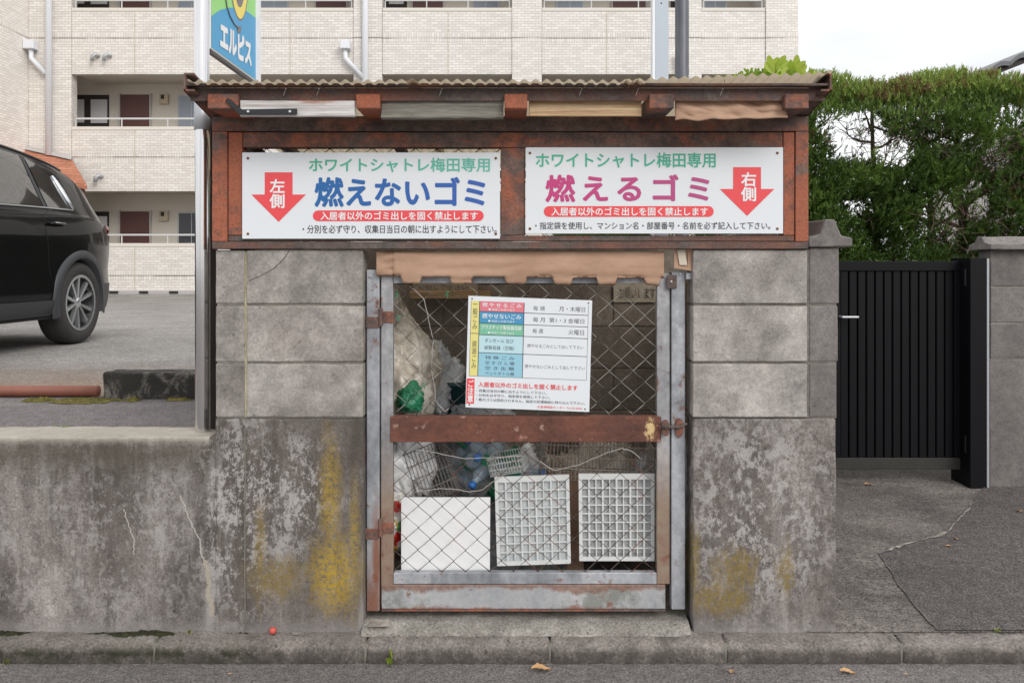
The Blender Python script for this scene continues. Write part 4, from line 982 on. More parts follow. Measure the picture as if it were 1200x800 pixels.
for i, (x_, y_, Y_, rx_, rz_) in enumerate(spots):
    o = proto if i == 0 else copy_tree(proto)
    o.location = W(x_, y_, Y_); o.rotation_euler = (rx_, .3*math.sin(i), rz_); tag(o, 'clear '+blabs[i], 'bottle', 'empty plastic bottles in the bag')
    if i % 3 == 2: [c for c in o.children if c.name.startswith('bottle_cap')][0].data = [c for c in o.children if c.name.startswith('bottle_cap')][0].data
# wire baskets
def basket(Mx, w_, d_, h_, nx_, nz_, mat, label, r=.0016):
    e = empty('wire_basket', (0, 0, 0), label, 'basket'); e.matrix_world = Mx
    def side_(name, f, n):
        m = MB()
        for k in range(n+1): m.tube([f(k/n, 0), f(k/n, 1)], r, 4)
        for k in range(nz_+1): m.tube([f(0, k/nz_), f(1, k/nz_)], r*1.3, 4)
        m.build(name, mat, e, local=True)
    side_('front_grid', lambda u, v: (-w_/2+w_*u, -d_/2, h_*v), nx_); side_('back_grid', lambda u, v: (-w_/2+w_*u, d_/2, h_*v), nx_)
    side_('side_grid', lambda u, v: (-w_/2, -d_/2+d_*u, h_*v), nx_//2); side_('side_grid', lambda u, v: (w_/2, -d_/2+d_*u, h_*v), nx_//2)
    side_('bottom_grid', lambda u, v: (-w_/2+w_*u, -d_/2+d_*v, 0), nx_)
    return e
basket(Matrix.Translation(W(512, 580, .24)) @ Matrix.Rotation(-.32, 4, 'Y') @ Matrix.Rotation(.35, 4, 'Z'), .16, .13, .20, 12, 4, M['basket_grey'], 'dark grey wire basket tilted to the left above the white board')
basket(Matrix.Translation(W(697, 556, .30)) @ Matrix.Rotation(.04, 4, 'Y'), .42, .2, .13, 30, 3, M['basket'], 'long tan wire basket above the two grille panels')
basket(Matrix.Translation(W(598, 551, .24)) @ Matrix.Rotation(-.22, 4, 'Y') @ Matrix.Rotation(-.25, 4, 'Z'), .13, .10, .065, 12, 3, M['lattice'], 'small white wire rack lying on the green bag')
# white board, grilles
def panel(x0, y0, x1, y1, x2, y2, x3, y3, Y, th, name, mat, parent, lean=.05):
    qs = [W(x0, y0, Y+lean), W(x1, y1, Y+lean), W(x2, y2, Y), W(x3, y3, Y)]
    qs = [Vector((p.x, p.y, p.z)) for p in qs]
    m = MB(); m.add([*qs, *[p+Vector((0, th, 0)) for p in qs]], [(0, 1, 2, 3), (7, 6, 5, 4), (0, 4, 5, 1), (1, 5, 6, 2), (2, 6, 7, 3), (3, 7, 4, 0)])
    return m.build(name, mat, parent, bevel=.001)
pw = panel(470, 583, 574.5, 583, 574, 669.5, 470, 669.5, .085, .012, 'white_board', M['panel_white'], None, .01)
tag(pw, 'plain white flat board leaning inside the gate at lower left', 'board')
def grille(x0, x1, yt0, yt1, yb0, yb1, Y, nx_, nz_, label, back, seed):
    TL, TR, BL, BR = W(x0, yt0, Y+.015), W(x1, yt1, Y+.015), W(x0+(3 if seed else 1), yb0, Y), W(x1+(2 if seed else 0), yb1, Y)
    e = empty('grille_panel', BL, label, 'grille panel')
    def q(u, v, d=0): a = TL.lerp(TR, u); b = BL.lerp(BR, u); return a.lerp(b, v)+Vector((0, d, 0))
    def strip(m, u0, v0, u1, v1, d0=0, d1=.010):
        P = [q(u0, v0, d0), q(u1, v0, d0), q(u1, v1, d0), q(u0, v1, d0)]; Q = [p+Vector((0, d1-d0, 0)) for p in P]
        m.add([*P, *Q], [(0, 1, 2, 3), (7, 6, 5, 4), (0, 4, 5, 1), (1, 5, 6, 2), (2, 6, 7, 3), (3, 7, 4, 0)])
    m = MB(); bw = .045
    strip(m, 0, 0, 1, bw+.02); strip(m, 0, 1-bw, 1, 1); strip(m, 0, bw+.021, bw, 1-bw-.001); strip(m, 1-bw, bw+.021, 1, 1-bw-.001); m.build('frame', M['lattice'], e)
    us = []; 
    for k in range(nx_):
        u = bw+(1-2*bw)*(k+1)/(nx_+1); m = MB(); wd = .0075 if k % 2 else .012; strip(m, u-wd, bw+.021, u+wd, 1-bw-.001, .0005, .009); m.build('bar', M['lattice'], e)
    for k in range(nz_):
        v = bw+.02+(1-2*bw-.02)*(k+1)/(nz_+1); m = MB(); strip(m, bw+.001, v-.007, 1-bw-.001, v+.007, .0013, .0085); m.build('bar', M['lattice'], e)
    m = MB(); strip(m, .01, .01, .99, .99, .011, .0135); m.build('backing', back, e)
    m = MB()
    for k in range(60):
        v = .08+.84*k/60; strip(m, bw, v, 1-bw, v+.004, .0102, .0108)
    m.build('fine_slats', M['lattice'], e)
grille(579.5, 667, 559, 556, 663, 660, .09, 8, 8, 'left of the two white grille panels, paler and tilted slightly', M['grille_back_pale'], 1)
grille(678, 767, 555, 555, 657, 657, .09, 9, 8, 'right of the two white grille panels, with grey behind its bars', M['grille_back'], 0)
# wooden strips and cartons behind
def wbox(name, x0, x1, y0, y1, Y, d, mat, label, cat): return tag(MB().box(WX(x0, Y), WX(x1, Y), Y, Y+d, WZ(y1, Y), WZ(y0, Y)).build(name, mat, bevel=.002), label, cat)
wbox('wooden_strip', 628, 640, 505, 668, .33, .03, M['wood_grey'], 'upright dark wooden strip between the bags and the long basket', 'wood')
wbox('cardboard_box', 664, 684, 560, 672, .30, .10, M['card'], 'brown carton upright between the two grille panels', 'box')
wbox('cardboard_box', 592, 636, 548, 575, .45, .08, M['card'], 'flat brown carton just above the first grille panel', 'box')
wbox('shelf_board', 480, 575, 341, 350, .90, .09, M['wood_tan'], 'narrow tan board under the left handwritten note', 'board')
# hand-written notes on the back wall
def note(x0, x1, y0, y1, lines, label):
    Y = .985
    e = empty('paper_note', W((x0+x1)/2, y1, Y), label, 'note')
    m = MB().grid(lambda u, v: W(x0+(x1-x0)*u, y0+(y1-y0)*v, Y+.004*math.sin(u*7)), 12, 4); m.build('paper', M['paper'], e, smooth=True)
    for s_, a, b, c_, d in lines: letters(e, s_, WX(a, Y), WX(b, Y), WZ(d, Y), WZ(c_, Y), Y-.006, M['pencil'])
note(484, 560, 321, 341, [('ビン・カン・ペットボトルは', 487, 556, 325, 332), ('分別して下さい', 490, 548, 334, 340)], 'left handwritten paper note on the back wall, above the tan board')
note(719, 772, 332, 354, [('お願いします', 725, 768, 337, 350)], 'right handwritten paper note on the back wall near the latch')

# ------------------------------------------------------------ poles and projecting sign
po = empty('sign_pole', (WX(237, .1), .1, LOT), 'tall shiny stainless pole standing left of the shelter', 'pole')
Yp = .10
MB().lathe([(.0265, 0), (.0265, 1.14)], Matrix.Translation((WX(237.5, Yp), Yp, LOT)), 24).build('lower_tube', M['chrome'], po, smooth=True)
MB().lathe([(.0265, 0), (.0265, 2.8)], Matrix.Translation((WX(236, Yp), Yp, LOT+1.24)), 24).build('upper_tube', M['chrome'], po, smooth=True)
MB().lathe([(.0266, -.05), (.0275, -.049), (.0275, .049), (.0266, .05)], Matrix.Translation((WX(236.8, Yp), Yp, LOT+1.19)), 24).build('sleeve', M['alu'], po, smooth=True)
MB().lathe([(.031, 0), (.031, .03), (.027, .034)], Matrix.Translation((WX(237.5, Yp), Yp, LOT)), 24).build('collar', M['alu'], po, smooth=True)
cl_ = MB().tube([(WX(240, Yp), Yp-.03, LOT+.03), (WX(252, Yp), Yp-.045, LOT+.03)], .006, 8); cl_.build('clamp_bolt', M['chrome'], po)
p_ = MB().box(WX(245, .14), WX(252, .14), .14, .17, LOT, WZ(103, .14)); tag(p_.build('pole', M['pole_dark'], bevel=.003), 'dark brown square pole squeezed between the stainless pole and the left pillar', 'pole')
ps = empty('projecting_sign', (WX(246, .06), .4, WZ(57, 0)), 'blue and green projecting sign with white lettering at the top left', 'sign')
Y0 = .15; X0 = WX(246.5, Y0)
def SP(x, y, d=.0015):       # a photo pixel on the sign's face, which runs straight back at X0
    D = X0*F/(x-600); return Vector((X0+d, D-D0, CH-(y-313)/F*D))
Y1 = SP(300, 0).y; zb_ = SP(246.5, 57).z; zt_ = zb_+1.15
MB().box(X0-.022, X0, Y0, Y1, zb_, zt_).build('cabinet', M['white'], ps, bevel=.002)
MB().box(X0-.02, X0-.002, Y0+.01, Y1-.01, zb_-.012, zb_-.0005).build('bottom_trim', M['pole_dark'], ps)
def SU(u, v, d=.0015): return Vector((X0+d, Y0+.008+(Y1-Y0-.016)*u, zb_+v*(Y1-Y0)))
def spoly(pts, mat, nm, d, fn=SU): return MB().add([fn(a, b, d) for a, b in pts], [tuple(range(len(pts)))]).build(nm, mat, ps)
H = 1.14/(Y1-Y0)
spoly([(0, .012), (1, .012), (1, H), (0, H)], M['signgreen'], 'green_face', .0008)
zz_ = [(0, .225), (.1, .285), (.2, .335), (.37, .40), (.5, .44), (.65, .475), (.8, .50), (1, .512)]
spoly([(0, .012), (1, .012)]+zz_[::-1], M['signblue'], 'blue_field', .0014)
for rx_, ry_, mt, nm, d in ((.235, .40, 'signgrey', 'grey_outline', .0019), (.215, .385, 'signyel', 'yellow_ring', .0024), (.145, .30, 'signgrey', 'grey_oval', .0029)):
    spoly([(.58+rx_*math.cos(2*PI*k/32), .77+ry_*math.sin(2*PI*k/32)) for k in range(32)], M[mt], nm, d)
MB().tube([SP(263, -6, .0032), SP(265, 8, .0032), SP(269, 20, .0032), SP(274, 29, .0032), SP(278, 33, .0032)], .003, 6).build('cord_mark', M['signgrey'], ps)
def ST(a, b): return SU(a, b+(a-.17)*.045, .003)
letters(ps, 'エルピス', .17, .87, .062, .245, 0, M['pwhite'], .05, Mx=ST, nrm=(1, 0, 0), split=True)
spoly([(277.5, 31), (281.5, 31), (281.5, 38.5), (277.5, 38.5)], M['signgrey'], 'cord_end', .0034, SP)
MB().box(X0-.02, X0+.012, Y1+.001, Y1+.03, zb_-.28, zt_).build('rear_upright', M['white_pvc'], ps)
MB().box(X0-.028, X0-.0225, Y0-.024, Y0+.05, zb_+.02, zb_+.06).build('bracket', M['alu'], ps)
MB().box(WX(239, Y0-.01), WX(244.5, Y0-.01), Y0-.012, Y0-.001, LOT+.9, zt_).build('front_upright', M['white_pvc'], ps)
# two poles behind the roof
q_ = empty('channel_pole', (WX(776, 1.35), 1.35, LOT), 'light blue-grey channel pole rising behind the shelter roof, left of the dark one', 'pole')
Yq = 1.35
m = MB().box(WX(767.5, Yq), WX(783.5, Yq), Yq, Yq+.05, .0, 3.2); m.build('web', M['pole_light'], q_, bevel=.002)
MB().box(WX(764.5, Yq), WX(767.3, Yq), Yq-.008, Yq+.05, .0, 3.2).build('flange', M['white_pvc'], q_)
MB().lathe([(0, 0), (.004, 0), (0, .001)], Matrix.Translation(W(775, 4, Yq-.001)) @ Matrix.Rotation(PI/2, 4, 'X'), 10).build('bolt_hole', M['void'], q_)
m = MB().lathe([(.036, 0), (.036, 3.2)], Matrix.Translation((WX(799, 1.5), 1.5, 0)), 20)
tag(m.build('steel_pole', M['pole_worn'], smooth=True), 'dark worn round pole rising behind the shelter roof, right of the light one', 'pole')
# shrub with broad yellow-green leaves behind the roof
def leaf_mesh(name, mat, parent, items, loc=None):
    """items: list of (base, dir, side, length, width, tint) -> bent leaf of 4 quads' worth of triangles"""
    V_ = []; F_ = []; tint = []
    for b, d, s_, L_, w_, t in items:
        n = len(V_); up = d.cross(s_).normalized()
        for u, ww in ((0, .15), (.35, .9), (.7, 1.), (.92, .6)):
            c_ = b+d*(L_*u)+up*(L_*.18*u*u); V_ += [c_-s_*(w_*.5*ww), c_+s_*(w_*.5*ww)]
        V_.append(b+d*L_+up*(L_*.2))
        F_ += [(n, n+1, n+3, n+2), (n+2, n+3, n+5, n+4), (n+4, n+5, n+7, n+6), (n+6, n+7, n+8)]; tint += [t]*4
    m = MB(); m.add(V_, F_); o = m.build(name, mat, parent, smooth=True, normals=False)
    at = o.data.attributes.new('tint', 'FLOAT', 'FACE'); at.data.foreach_set('value', tint); return o
pl = empty('broadleaf_shrub', (WX(900, 2.35), 2.35, .05), 'yellow-green leafy shrub poking above the right end of the roof', 'shrub')
it = []
for cx_, cy_, n_, L_ in ((888, 86, 90, .045), (906, 84, 8, .12), (930, 84, 9, .115), (918, 90, 40, .05), (945, 90, 6, .09), (876, 90, 50, .04), (900, 92, 60, .045)):
    for k in range(n_):
        b = W(cx_+R.uniform(-12, 12)*(1 if n_ > 10 else .25), cy_+R.uniform(0, 10), 2.35+R.uniform(-.06, .06)); a = R.uniform(-1.1, 1.1)
        d = Vector((math.sin(a), R.uniform(-.5, .3), math.cos(a))).normalized(); s_ = d.cross(Vector((R.uniform(-.4, .4), 1, R.uniform(-.3, .3)))).normalized()
        it.append((b, d, s_, L_*R.uniform(.7, 1.2), L_*.38, (.2+R.random()*.4) if n_ > 10 else (.6+.4*R.random())))
leaf_mesh('foliage', M['leaf_bright'], pl, it)
m = MB()
for k, x_ in enumerate((882, 905, 922, 940)): m.tube([(WX(900, 2.35)+.02*k, 2.35, .04), (WX(x_, 2.35), 2.35, WZ(150, 2.35)), (WX(x_, 2.35)+.01, 2.35, WZ(90, 2.35))], .006, 6)
m.build('stem', M['bark'], pl)

# ------------------------------------------------------------ things on the lot side
ws = MB().box(WX(114, 1.1), WX(249, 1.1)+.06, 1.15, 1.27, LOT-.05, LOT+.128)
tag(ws.build('kerb_block', M['wheelstop'], bevel=.012, seg=2, subdiv=.03, jitter=.005, jfreq=16), 'mould-blackened concrete kerb block behind the low wall beside the pole', 'kerb block')
tag(MB().lathe([(0, 0), (.026, 0), (.027, 1.45), (0, 1.45)], Matrix.Translation((WX(113, 1.2)-1.45, 1.22, LOT+.026)) @ Matrix.Rotation(PI/2, 4, 'Y'), 16).build('pipe', M['pipe_red'], smooth=True), 'faded red pipe lying on the asphalt left of the kerb block', 'pipe')
def mosspatch(cx_, cy_, w_, d_, z, mat, seed, label, h=.018):
    m = MB()
    def fn(u, v):
        a = u*2*PI; r = v*(1+.5*mnoise.noise(Vector((math.cos(a)*1.6, math.sin(a)*1.6, seed)))+.35*mnoise.noise(Vector((math.cos(a)*6, math.sin(a)*6, seed))))
        x = cx_+w_*r*math.cos(a); y = cy_+d_*r*math.sin(a)
        return (x, y, z+h*(1-v**3)*(.3+1.3*abs(mnoise.noise(Vector((x*60, y*60, seed)))))-.002)
    m.grid(fn, 60, 16); return tag(m.build('moss', mat, smooth=True), label, 'moss', kind='stuff')
mosspatch(WX(48, 1.12), 1.10, .075, .05, LOT, M['moss'], 1, 'leftmost moss tuft under the red pipe')
mosspatch(WX(95, 1.05), 1.08, .16, .07, LOT, M['moss'], 2, 'wide moss mat at the right end of the red pipe')
mosspatch(WX(158, 1.12), 1.10, .04, .03, LOT, M['moss'], 3, 'small moss tuft before the kerb block')
mosspatch(WX(209, 1.12), 1.11, .06, .02, LOT, M['moss'], 4, 'thin moss line at the foot of the kerb block')
mosspatch(WX(5, 0), -.015, .12, .014, .0, M['moss_dark'], 5, 'dark moss on the kerb at the left edge of the photo', .014)
mosspatch(WX(163, 0), -.016, .18, .015, .0, M['moss_dark'], 6, 'long dark moss strip at the foot of the low wall', .014)
mosspatch(WX(275, 0), -.012, .06, .009, .0, M['moss_dark'], 7, 'short moss strip at the foot of the left pillar', .008)
def weed(x, y, z, n_, L_, label, mat='leaf_bright', spread=1.):
    e = empty('weed', (x, y, z), label, 'weed'); its = []
    for k in range(n_):
        a = R.uniform(-1.2, 1.2)*spread; b = Vector((x+R.uniform(-1, 1)*L_*.6*spread, y+R.uniform(-1, 1)*L_*.3, z+R.uniform(0, L_*.9)))
        d = Vector((math.sin(a), R.uniform(-.6, .4), math.cos(a)*.8+.2)).normalized(); s_ = d.cross(Vector((.2, 1, .1))).normalized(); its.append((b, d, s_, L_*R.uniform(.3, .6), L_*.14, R.uniform(.1, .9)))
    leaf_mesh('leaves', M[mat], e, its)
    m = MB()
    for k in range(3): m.tube([(x, y, z-.002), (x+R.uniform(-1, 1)*L_*.4*spread, y, z+L_*.9)], .0012, 4)
    m.build('stem', M['moss'], e)
weed(WX(70, .2), .22, LOT, 46, .042, 'pale green weed behind the top of the low wall at left', spread=1.3)
weed(WX(457, -.1), -.1, -.07, 12, .05, 'small sprig growing from the gutter before the left gate post', spread=.25)
weed(WX(224, 0), -.02, .0, 8, .018, 'tiny green seedling at the foot of the low wall near the crack')
weed(WX(1168, 0), -.01, .004, 16, .015, 'tuft of green on the kerb edge at the right of the driveway', spread=1.5)
weed(WX(5, -.1), -.09, -.07, 10, .02, 'little weed in the gutter at the left edge')
tag(MB().lathe([(0, -.0125), (.007, -.0105), (.0115, -.005), (.0125, .001), (.0105, .007), (.006, .0112), (0, .0125)], Matrix.Translation((WX(320, -.02), -.022, .0145)) @ Matrix.Rotation(.6, 4, 'X'), 14).build('ball', M['red_ball'], smooth=True), 'small faded red ball at the foot of the left pillar', 'ball')
tag(MB().grid(lambda u, v: (WX(342, -.02)+.03*u, -.03+.02*v, .004+.008*abs(mnoise.noise(Vector((u*4, v*4, 3))))), 8, 6).build('crumpled_leaf', M['wood_grey'], smooth=True), 'crumpled brown scrap beside the red ball', 'litter')
lf = []
def dry(x, y, z, L_, ang, label, t=.5):
    m = MB(); 
    def fn(u, v):
        w_ = math.sin(PI*min(.98, u+.03))*.28*(1+.25*math.sin(u*22)); return (x+L_*((u-.5)*math.cos(ang)-(v-.5)*w_*2*math.sin(ang)), y+L_*((u-.5)*math.sin(ang)+(v-.5)*w_*2*math.cos(ang)), z+.003+L_*.22*abs(v-.5)+L_*.08*math.sin(u*5))
    m.grid(fn, 14, 6); tag(m.build('dry_leaf', M['dryleaf'], smooth=True), label, 'leaf', 'dry leaves in the gutter')
M['dryleaf'] = plain('dry_tan_leaf', (.48, .28, .13), .7, 0, .25, 60)
dry(WX(634, -.15), -.135, -.066, .065, .15, 'large tan dry leaf in the gutter below the gate')
dry(WX(989, -.12), -.15, -.069, .05, -.1, 'tan leaf in the gutter before the driveway')
dry(WX(853, -.1), -.145, -.069, .03, 1.2, 'reddish leaf scrap in the gutter below the right pillar')
dry(WX(1056, -.12), -.16, -.069, .015, .5, 'tiny yellow leaf in the gutter toward the right')
dry(WX(275, -.12), -.16, -.069, .015, .7, 'tiny orange leaf in the gutter below the left pillar')
for x_, y_, L_ in ((1018, 573, .05), (1112, 640, .028), (1195, 602, .04), (1120, 632, .03)):
    q = gp(x_, y_, .03); dry(q.x, q.y, dz(q.y)+.004, L_, x_, 'small leaf lying on the driveway near pixel group', .3)
for i, o in enumerate([o for o in col.objects if o.name.startswith('dry_leaf')][-4:]):
    o['label'] = ['orange leaf on the driveway just below the black gate', 'curled leaf on the driveway seam, lower of the two', 'leaf on the driveway at the right edge of the photo', 'little leaf lying on the driveway seam'][i]; o['group'] = 'leaves on the driveway'

# ------------------------------------------------------------ black gate and right wall
BY = 1.76
gk = (BY+D0)
def gate_leaf(xL, xR, label, handle):
    e = empty('garden_gate', ((xL+xR)/2, BY, .06), label, 'gate')
    zt2, zb2 = WZ(306, BY), WZ(550, BY)
    MB().box(xL, xR, BY, BY+.045, zt2-.055, zt2).build('top_rail', M['blackgate'], e, bevel=.002)
    MB().box(xL, xR, BY, BY+.045, zb2, zb2+.065).build('kick_rail', M['gatekick'], e, bevel=.002)
    for a, b in ((xL, xL+.05), (xR-.055, xR)): MB().box(a, b, BY+.001, BY+.044, zb2+.066, zt2-.056).build('stile', M['blackgate'], e, bevel=.002)
    n_ = int(round((xR-xL-.105)/.0505)); p_ = (xR-xL-.105)/n_
    for k in range(n_):
        a = xL+.05+p_*k; MB().box(a+.0035, a+p_-.0035, BY+.010, BY+.03, zb2+.064, zt2-.054).build('slat', M['blackgate'], e, bevel=.003)
    MB().box(xL+.04, xR-.04, BY+.031, BY+.036, zb2+.06, zt2-.05).build('backing', M['blackgate'], e)
    if handle: 
        m = MB().tube([(WX(983, BY), BY-.045, WZ(371, BY)), (WX(1002, BY), BY-.045, WZ(371, BY))], .007, 8); m.tube([(WX(984, BY), BY-.045, WZ(371, BY)), (WX(984, BY), BY, WZ(371, BY))], .007, 8); m.build('handle', M['alu'], e)
    return e
gate_leaf(WX(975, BY), WX(1130, BY), 'black vertically slatted garden gate leaf with a lever handle', True)
gate_leaf(WX(845, BY)+.03, WX(974, BY)-.005, 'second black slatted gate leaf, mostly hidden behind the right pillar', False)
gpst = empty('gate_post', (WX(1142, BY-.1), BY-.1, .05), 'thick square black post right of the garden gate', 'post')
MB().box(WX(1137, BY-.1), WX(1157, BY-.1), BY-.1, BY+.1, .03, WZ(302, BY-.1)).build('post', M['blackgate'], gpst, bevel=.003)
MB().box(WX(1131, BY-.05), WX(1136.5, BY-.05), BY-.04, BY+.06, .03, WZ(309, BY-.05)).build('stop', M['blackgate'], gpst, bevel=.002)
for y_ in (325, 520): MB().tube([W(1133, y_-10, BY-.05), W(1133, y_+10, BY-.05)], .014, 10).build('hinge', M['black'], gpst)
MB().box(WX(1157.3, BY-.1), WX(1160.5, BY-.1), BY-.09, BY-.02, .03, WZ(303, BY-.1)).build('trim', M['alu'], gpst)
gr_ = empty('garden_wall', (3.4, BY, 0), 'grey block garden wall with coping right of the black gate', 'wall')
RY = BY-.06; xw = WX(1161, RY)
for (a, b) in ((293, 335), (337, 377.5), (379.5, 419)):
    x = WX(1157, RY); x = xw
    for k in range(6): blocks(gr_, M['block_dark'], x, x+.395, RY, RY+.12, WZ(b, RY), WZ(a, RY), jit=.001); x += .40
MB().box(xw+.004, xw+2.39, RY+.004, RY+.115, WZ(420, RY), WZ(293, RY)).build('mortar', M['mortar'], gr_)
MB().box(xw-.01, xw+2.42, RY-.005, RY+.13, .0, WZ(420.5, RY)).build('cast_footing', M['block_dark'], gr_, bevel=.005, subdiv=.06, jitter=.002)
for k in range(4): coping(gr_, xw-.03+k*.60, xw+.565+k*.60, RY-.05, RY+.17, WZ(293, RY)+.001, 'x', .075)

# ------------------------------------------------------------ hedge
hd = empty('conifer_hedge', (3.0, 3.1, .05), 'tall clipped conifer hedge with bare gaps behind the black gate', 'hedge')
def density(x, z, y):
    """0..1 leaf density: sparse where the photo shows gaps"""
    d = 1.0
    for gx, gy, rx, ry, s_ in ((1003, 165, 38, 30, .955), (1045, 180, 28, 20, .90), (975, 150, 22, 20, .7), (1100, 265, 26, 40, .85), (1140, 240, 22, 26, .8), (1160, 180, 34, 20, .75), (1115, 175, 34, 18, .6), (1185, 150, 24, 24, .55), (1010, 245, 24, 10, .5), (1175, 270, 22, 20, .5)):
        px_ = 600+F*x/(y+D0); py_ = 313-F*(z-CH)/(y+D0)
        e = ((px_-gx)/rx)**2+((py_-gy)/ry)**2+.9*mnoise.noise(Vector((x*5, y*2, z*5)))
        if e < 1: d = min(d, 1-s_)
    return d
Vl = []; Fl = []; Tl = []
def spray(b, out, L_, t):
    n_ = 12
    side_ = out.cross(Vector((0, 0, 1))); side_ = side_.normalized() if side_.length > .01 else Vector((1, 0, 0))
    a0 = R.uniform(0, PI); nrm = (side_*math.cos(a0)+out.cross(side_)*math.sin(a0))
    for k in range(n_):
        f = k/(n_-1); p = b+out*(L_*f*.75); an = (-1 if k % 2 else 1)*R.uniform(.35, .95)
        d = (out*math.cos(an)+nrm*math.sin(an)+Vector((R.uniform(-.2, .2), R.uniform(-.2, .2), R.uniform(-.05, .3)))).normalized()
        if k == n_-1: d = out
        l = L_*R.uniform(.28, .5)*(1.1-.5*f); wv = d.cross(Vector((R.uniform(-1, 1), R.uniform(-1, 1), R.uniform(-1, 1)))).normalized()*(l*.12)
        i = len(Vl); Vl.extend([p-wv*.5, p+wv*.5, p+d*(l*.6)+wv, p+d*l, p+d*(l*.6)-wv]); Fl.append((i, i+1, i+2, i+3, i+4)); Tl.append(t)
HX0, HX1, HY0, HY1, HZ0 = 1.35, 4.9, 2.5, 3.25, .55
def htop(x): return 2.57+.05*mnoise.noise(Vector((x*2.2, 0, 4)))+.035*(x-2.5)*.6
def brown(x, z): return mnoise.noise(Vector((x*1.6, 3, z*2.6)))
cnt = 0
for tries in range(140000):
    x = R.uniform(HX0, HX1); y = HY0+(HY1-HY0)*R.random()**1.5; ht = htop(x)-.04; z = HZ0+(ht-HZ0)*R.random() if R.random() > .12 else ht-.12*R.random()
    r_ = mnoise.noise(Vector((x*3.5, y*3, z*3.5)))
    if R.random() > density(x, z, y): continue
    near_top = z > ht-.28
    if not near_top and y > HY0+.4 and R.random() < .2: continue
    if not near_top and r_ < -.34 and y < HY0+.3: continue          # pockets between clumps
    bulge = .10*mnoise.noise(Vector((x*2.4, 9, z*2.4))); yy = y-bulge
    out = Vector((R.uniform(-.7, .7), -1.0+R.uniform(-.2, .8), .55+R.uniform(-.5, .6)))
    if near_top: out = Vector((R.uniform(-.5, .5), R.uniform(-.6, .4), 1.))
    out.normalize()
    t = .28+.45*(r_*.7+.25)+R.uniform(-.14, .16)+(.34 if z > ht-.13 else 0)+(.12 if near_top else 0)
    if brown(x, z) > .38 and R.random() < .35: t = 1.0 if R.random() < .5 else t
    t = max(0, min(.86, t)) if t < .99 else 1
    if x > 3.4 and near_top and R.random() < .35: t = .9
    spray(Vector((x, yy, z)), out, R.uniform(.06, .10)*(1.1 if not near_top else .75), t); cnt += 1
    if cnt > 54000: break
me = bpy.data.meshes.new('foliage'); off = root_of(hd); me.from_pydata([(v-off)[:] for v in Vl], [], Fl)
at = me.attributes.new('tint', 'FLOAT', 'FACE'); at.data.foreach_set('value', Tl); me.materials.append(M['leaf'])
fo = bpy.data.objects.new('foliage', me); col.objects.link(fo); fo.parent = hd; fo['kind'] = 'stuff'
def trunk(x, y, top, r0):
    pts = []; rr = []
    for k in range(9): f = k/8; pts.append((x+.05*mnoise.noise(Vector((x, f*2.5, 1))), y+.05*mnoise.noise(Vector((x, f*2.5, 5))), .03+(top-.03)*f)); rr.append(r0*(1-.75*f))
    MB().tube(pts, rr, 8).build('trunk', M['bark'], hd, smooth=True)
    return pts
tw = MB()
for x_ in (1.65, 2.05, WX(1026, 3.0), 3.0, WX(1122, 3.0), 3.75, 4.2, 4.6):
    ps_ = trunk(x_, 3.0, 2.42, .045)
    for k in range(34):
        b = Vector(ps_[R.randrange(2, 8)])+Vector((0, 0, R.uniform(0, .2))); d = Vector((R.uniform(-1, 1), R.uniform(-1, .5), R.uniform(-.1, .8))).normalized(); L_ = R.uniform(.2, .55)
        pts = [b]; 
        for j in range(5):
            d = (d+Vector((R.uniform(-.4, .4), R.uniform(-.4, .4), R.uniform(-.25, .35)))).normalized(); q_n = pts[-1]+d*(L_/5)
            if q_n.z > 2.42: q_n.z = 2.42; d.z = -.3
            pts.append(q_n)
        tw.tube(pts, [.011, .009, .007, .005, .003, .0015], 4, caps=False)
        for j in range(1, 5):
            for q in range(3):
                d2 = (d+Vector((R.uniform(-1, 1), R.uniform(-1, 1), R.uniform(-.8, .8)))).normalized(); l2 = R.uniform(.06, .18); p2 = pts[j]
                tw.tube([p2, p2+d2*l2*.5+Vector((0, 0, .01)), p2+d2*l2+Vector((R.uniform(-.02, .02), 0, R.uniform(-.02, .03)))], [.004, .0025, .001], 3, caps=False)
for k in range(520):
    px_, py_ = R.choice([(1110, 172), (1165, 178), (1190, 195), (1060, 150), (1110, 255), (1150, 265), (1010, 170)]); Y_ = R.uniform(2.5, 2.9)
    b = W(px_+R.gauss(0, 20), py_+R.gauss(0, 16), Y_); 
    if b.z > 2.4: continue
    d = Vector((R.uniform(-1, 1), R.uniform(-.6, .2), R.uniform(-.6, .9))).normalized(); l2 = R.uniform(.05, .16); m_ = b+d*l2*.5+Vector((R.uniform(-.02, .02), 0, R.uniform(-.02, .02)))
    tw.tube([b, m_, m_+(d+Vector((R.uniform(-.6, .6), 0, R.uniform(-.6, .6)))).normalized()*l2*.5], [.003, .0022, .001], 3, caps=False)
o = tw.build('branches', M['twig'], hd, smooth=True, normals=False); o['kind'] = 'stuff'
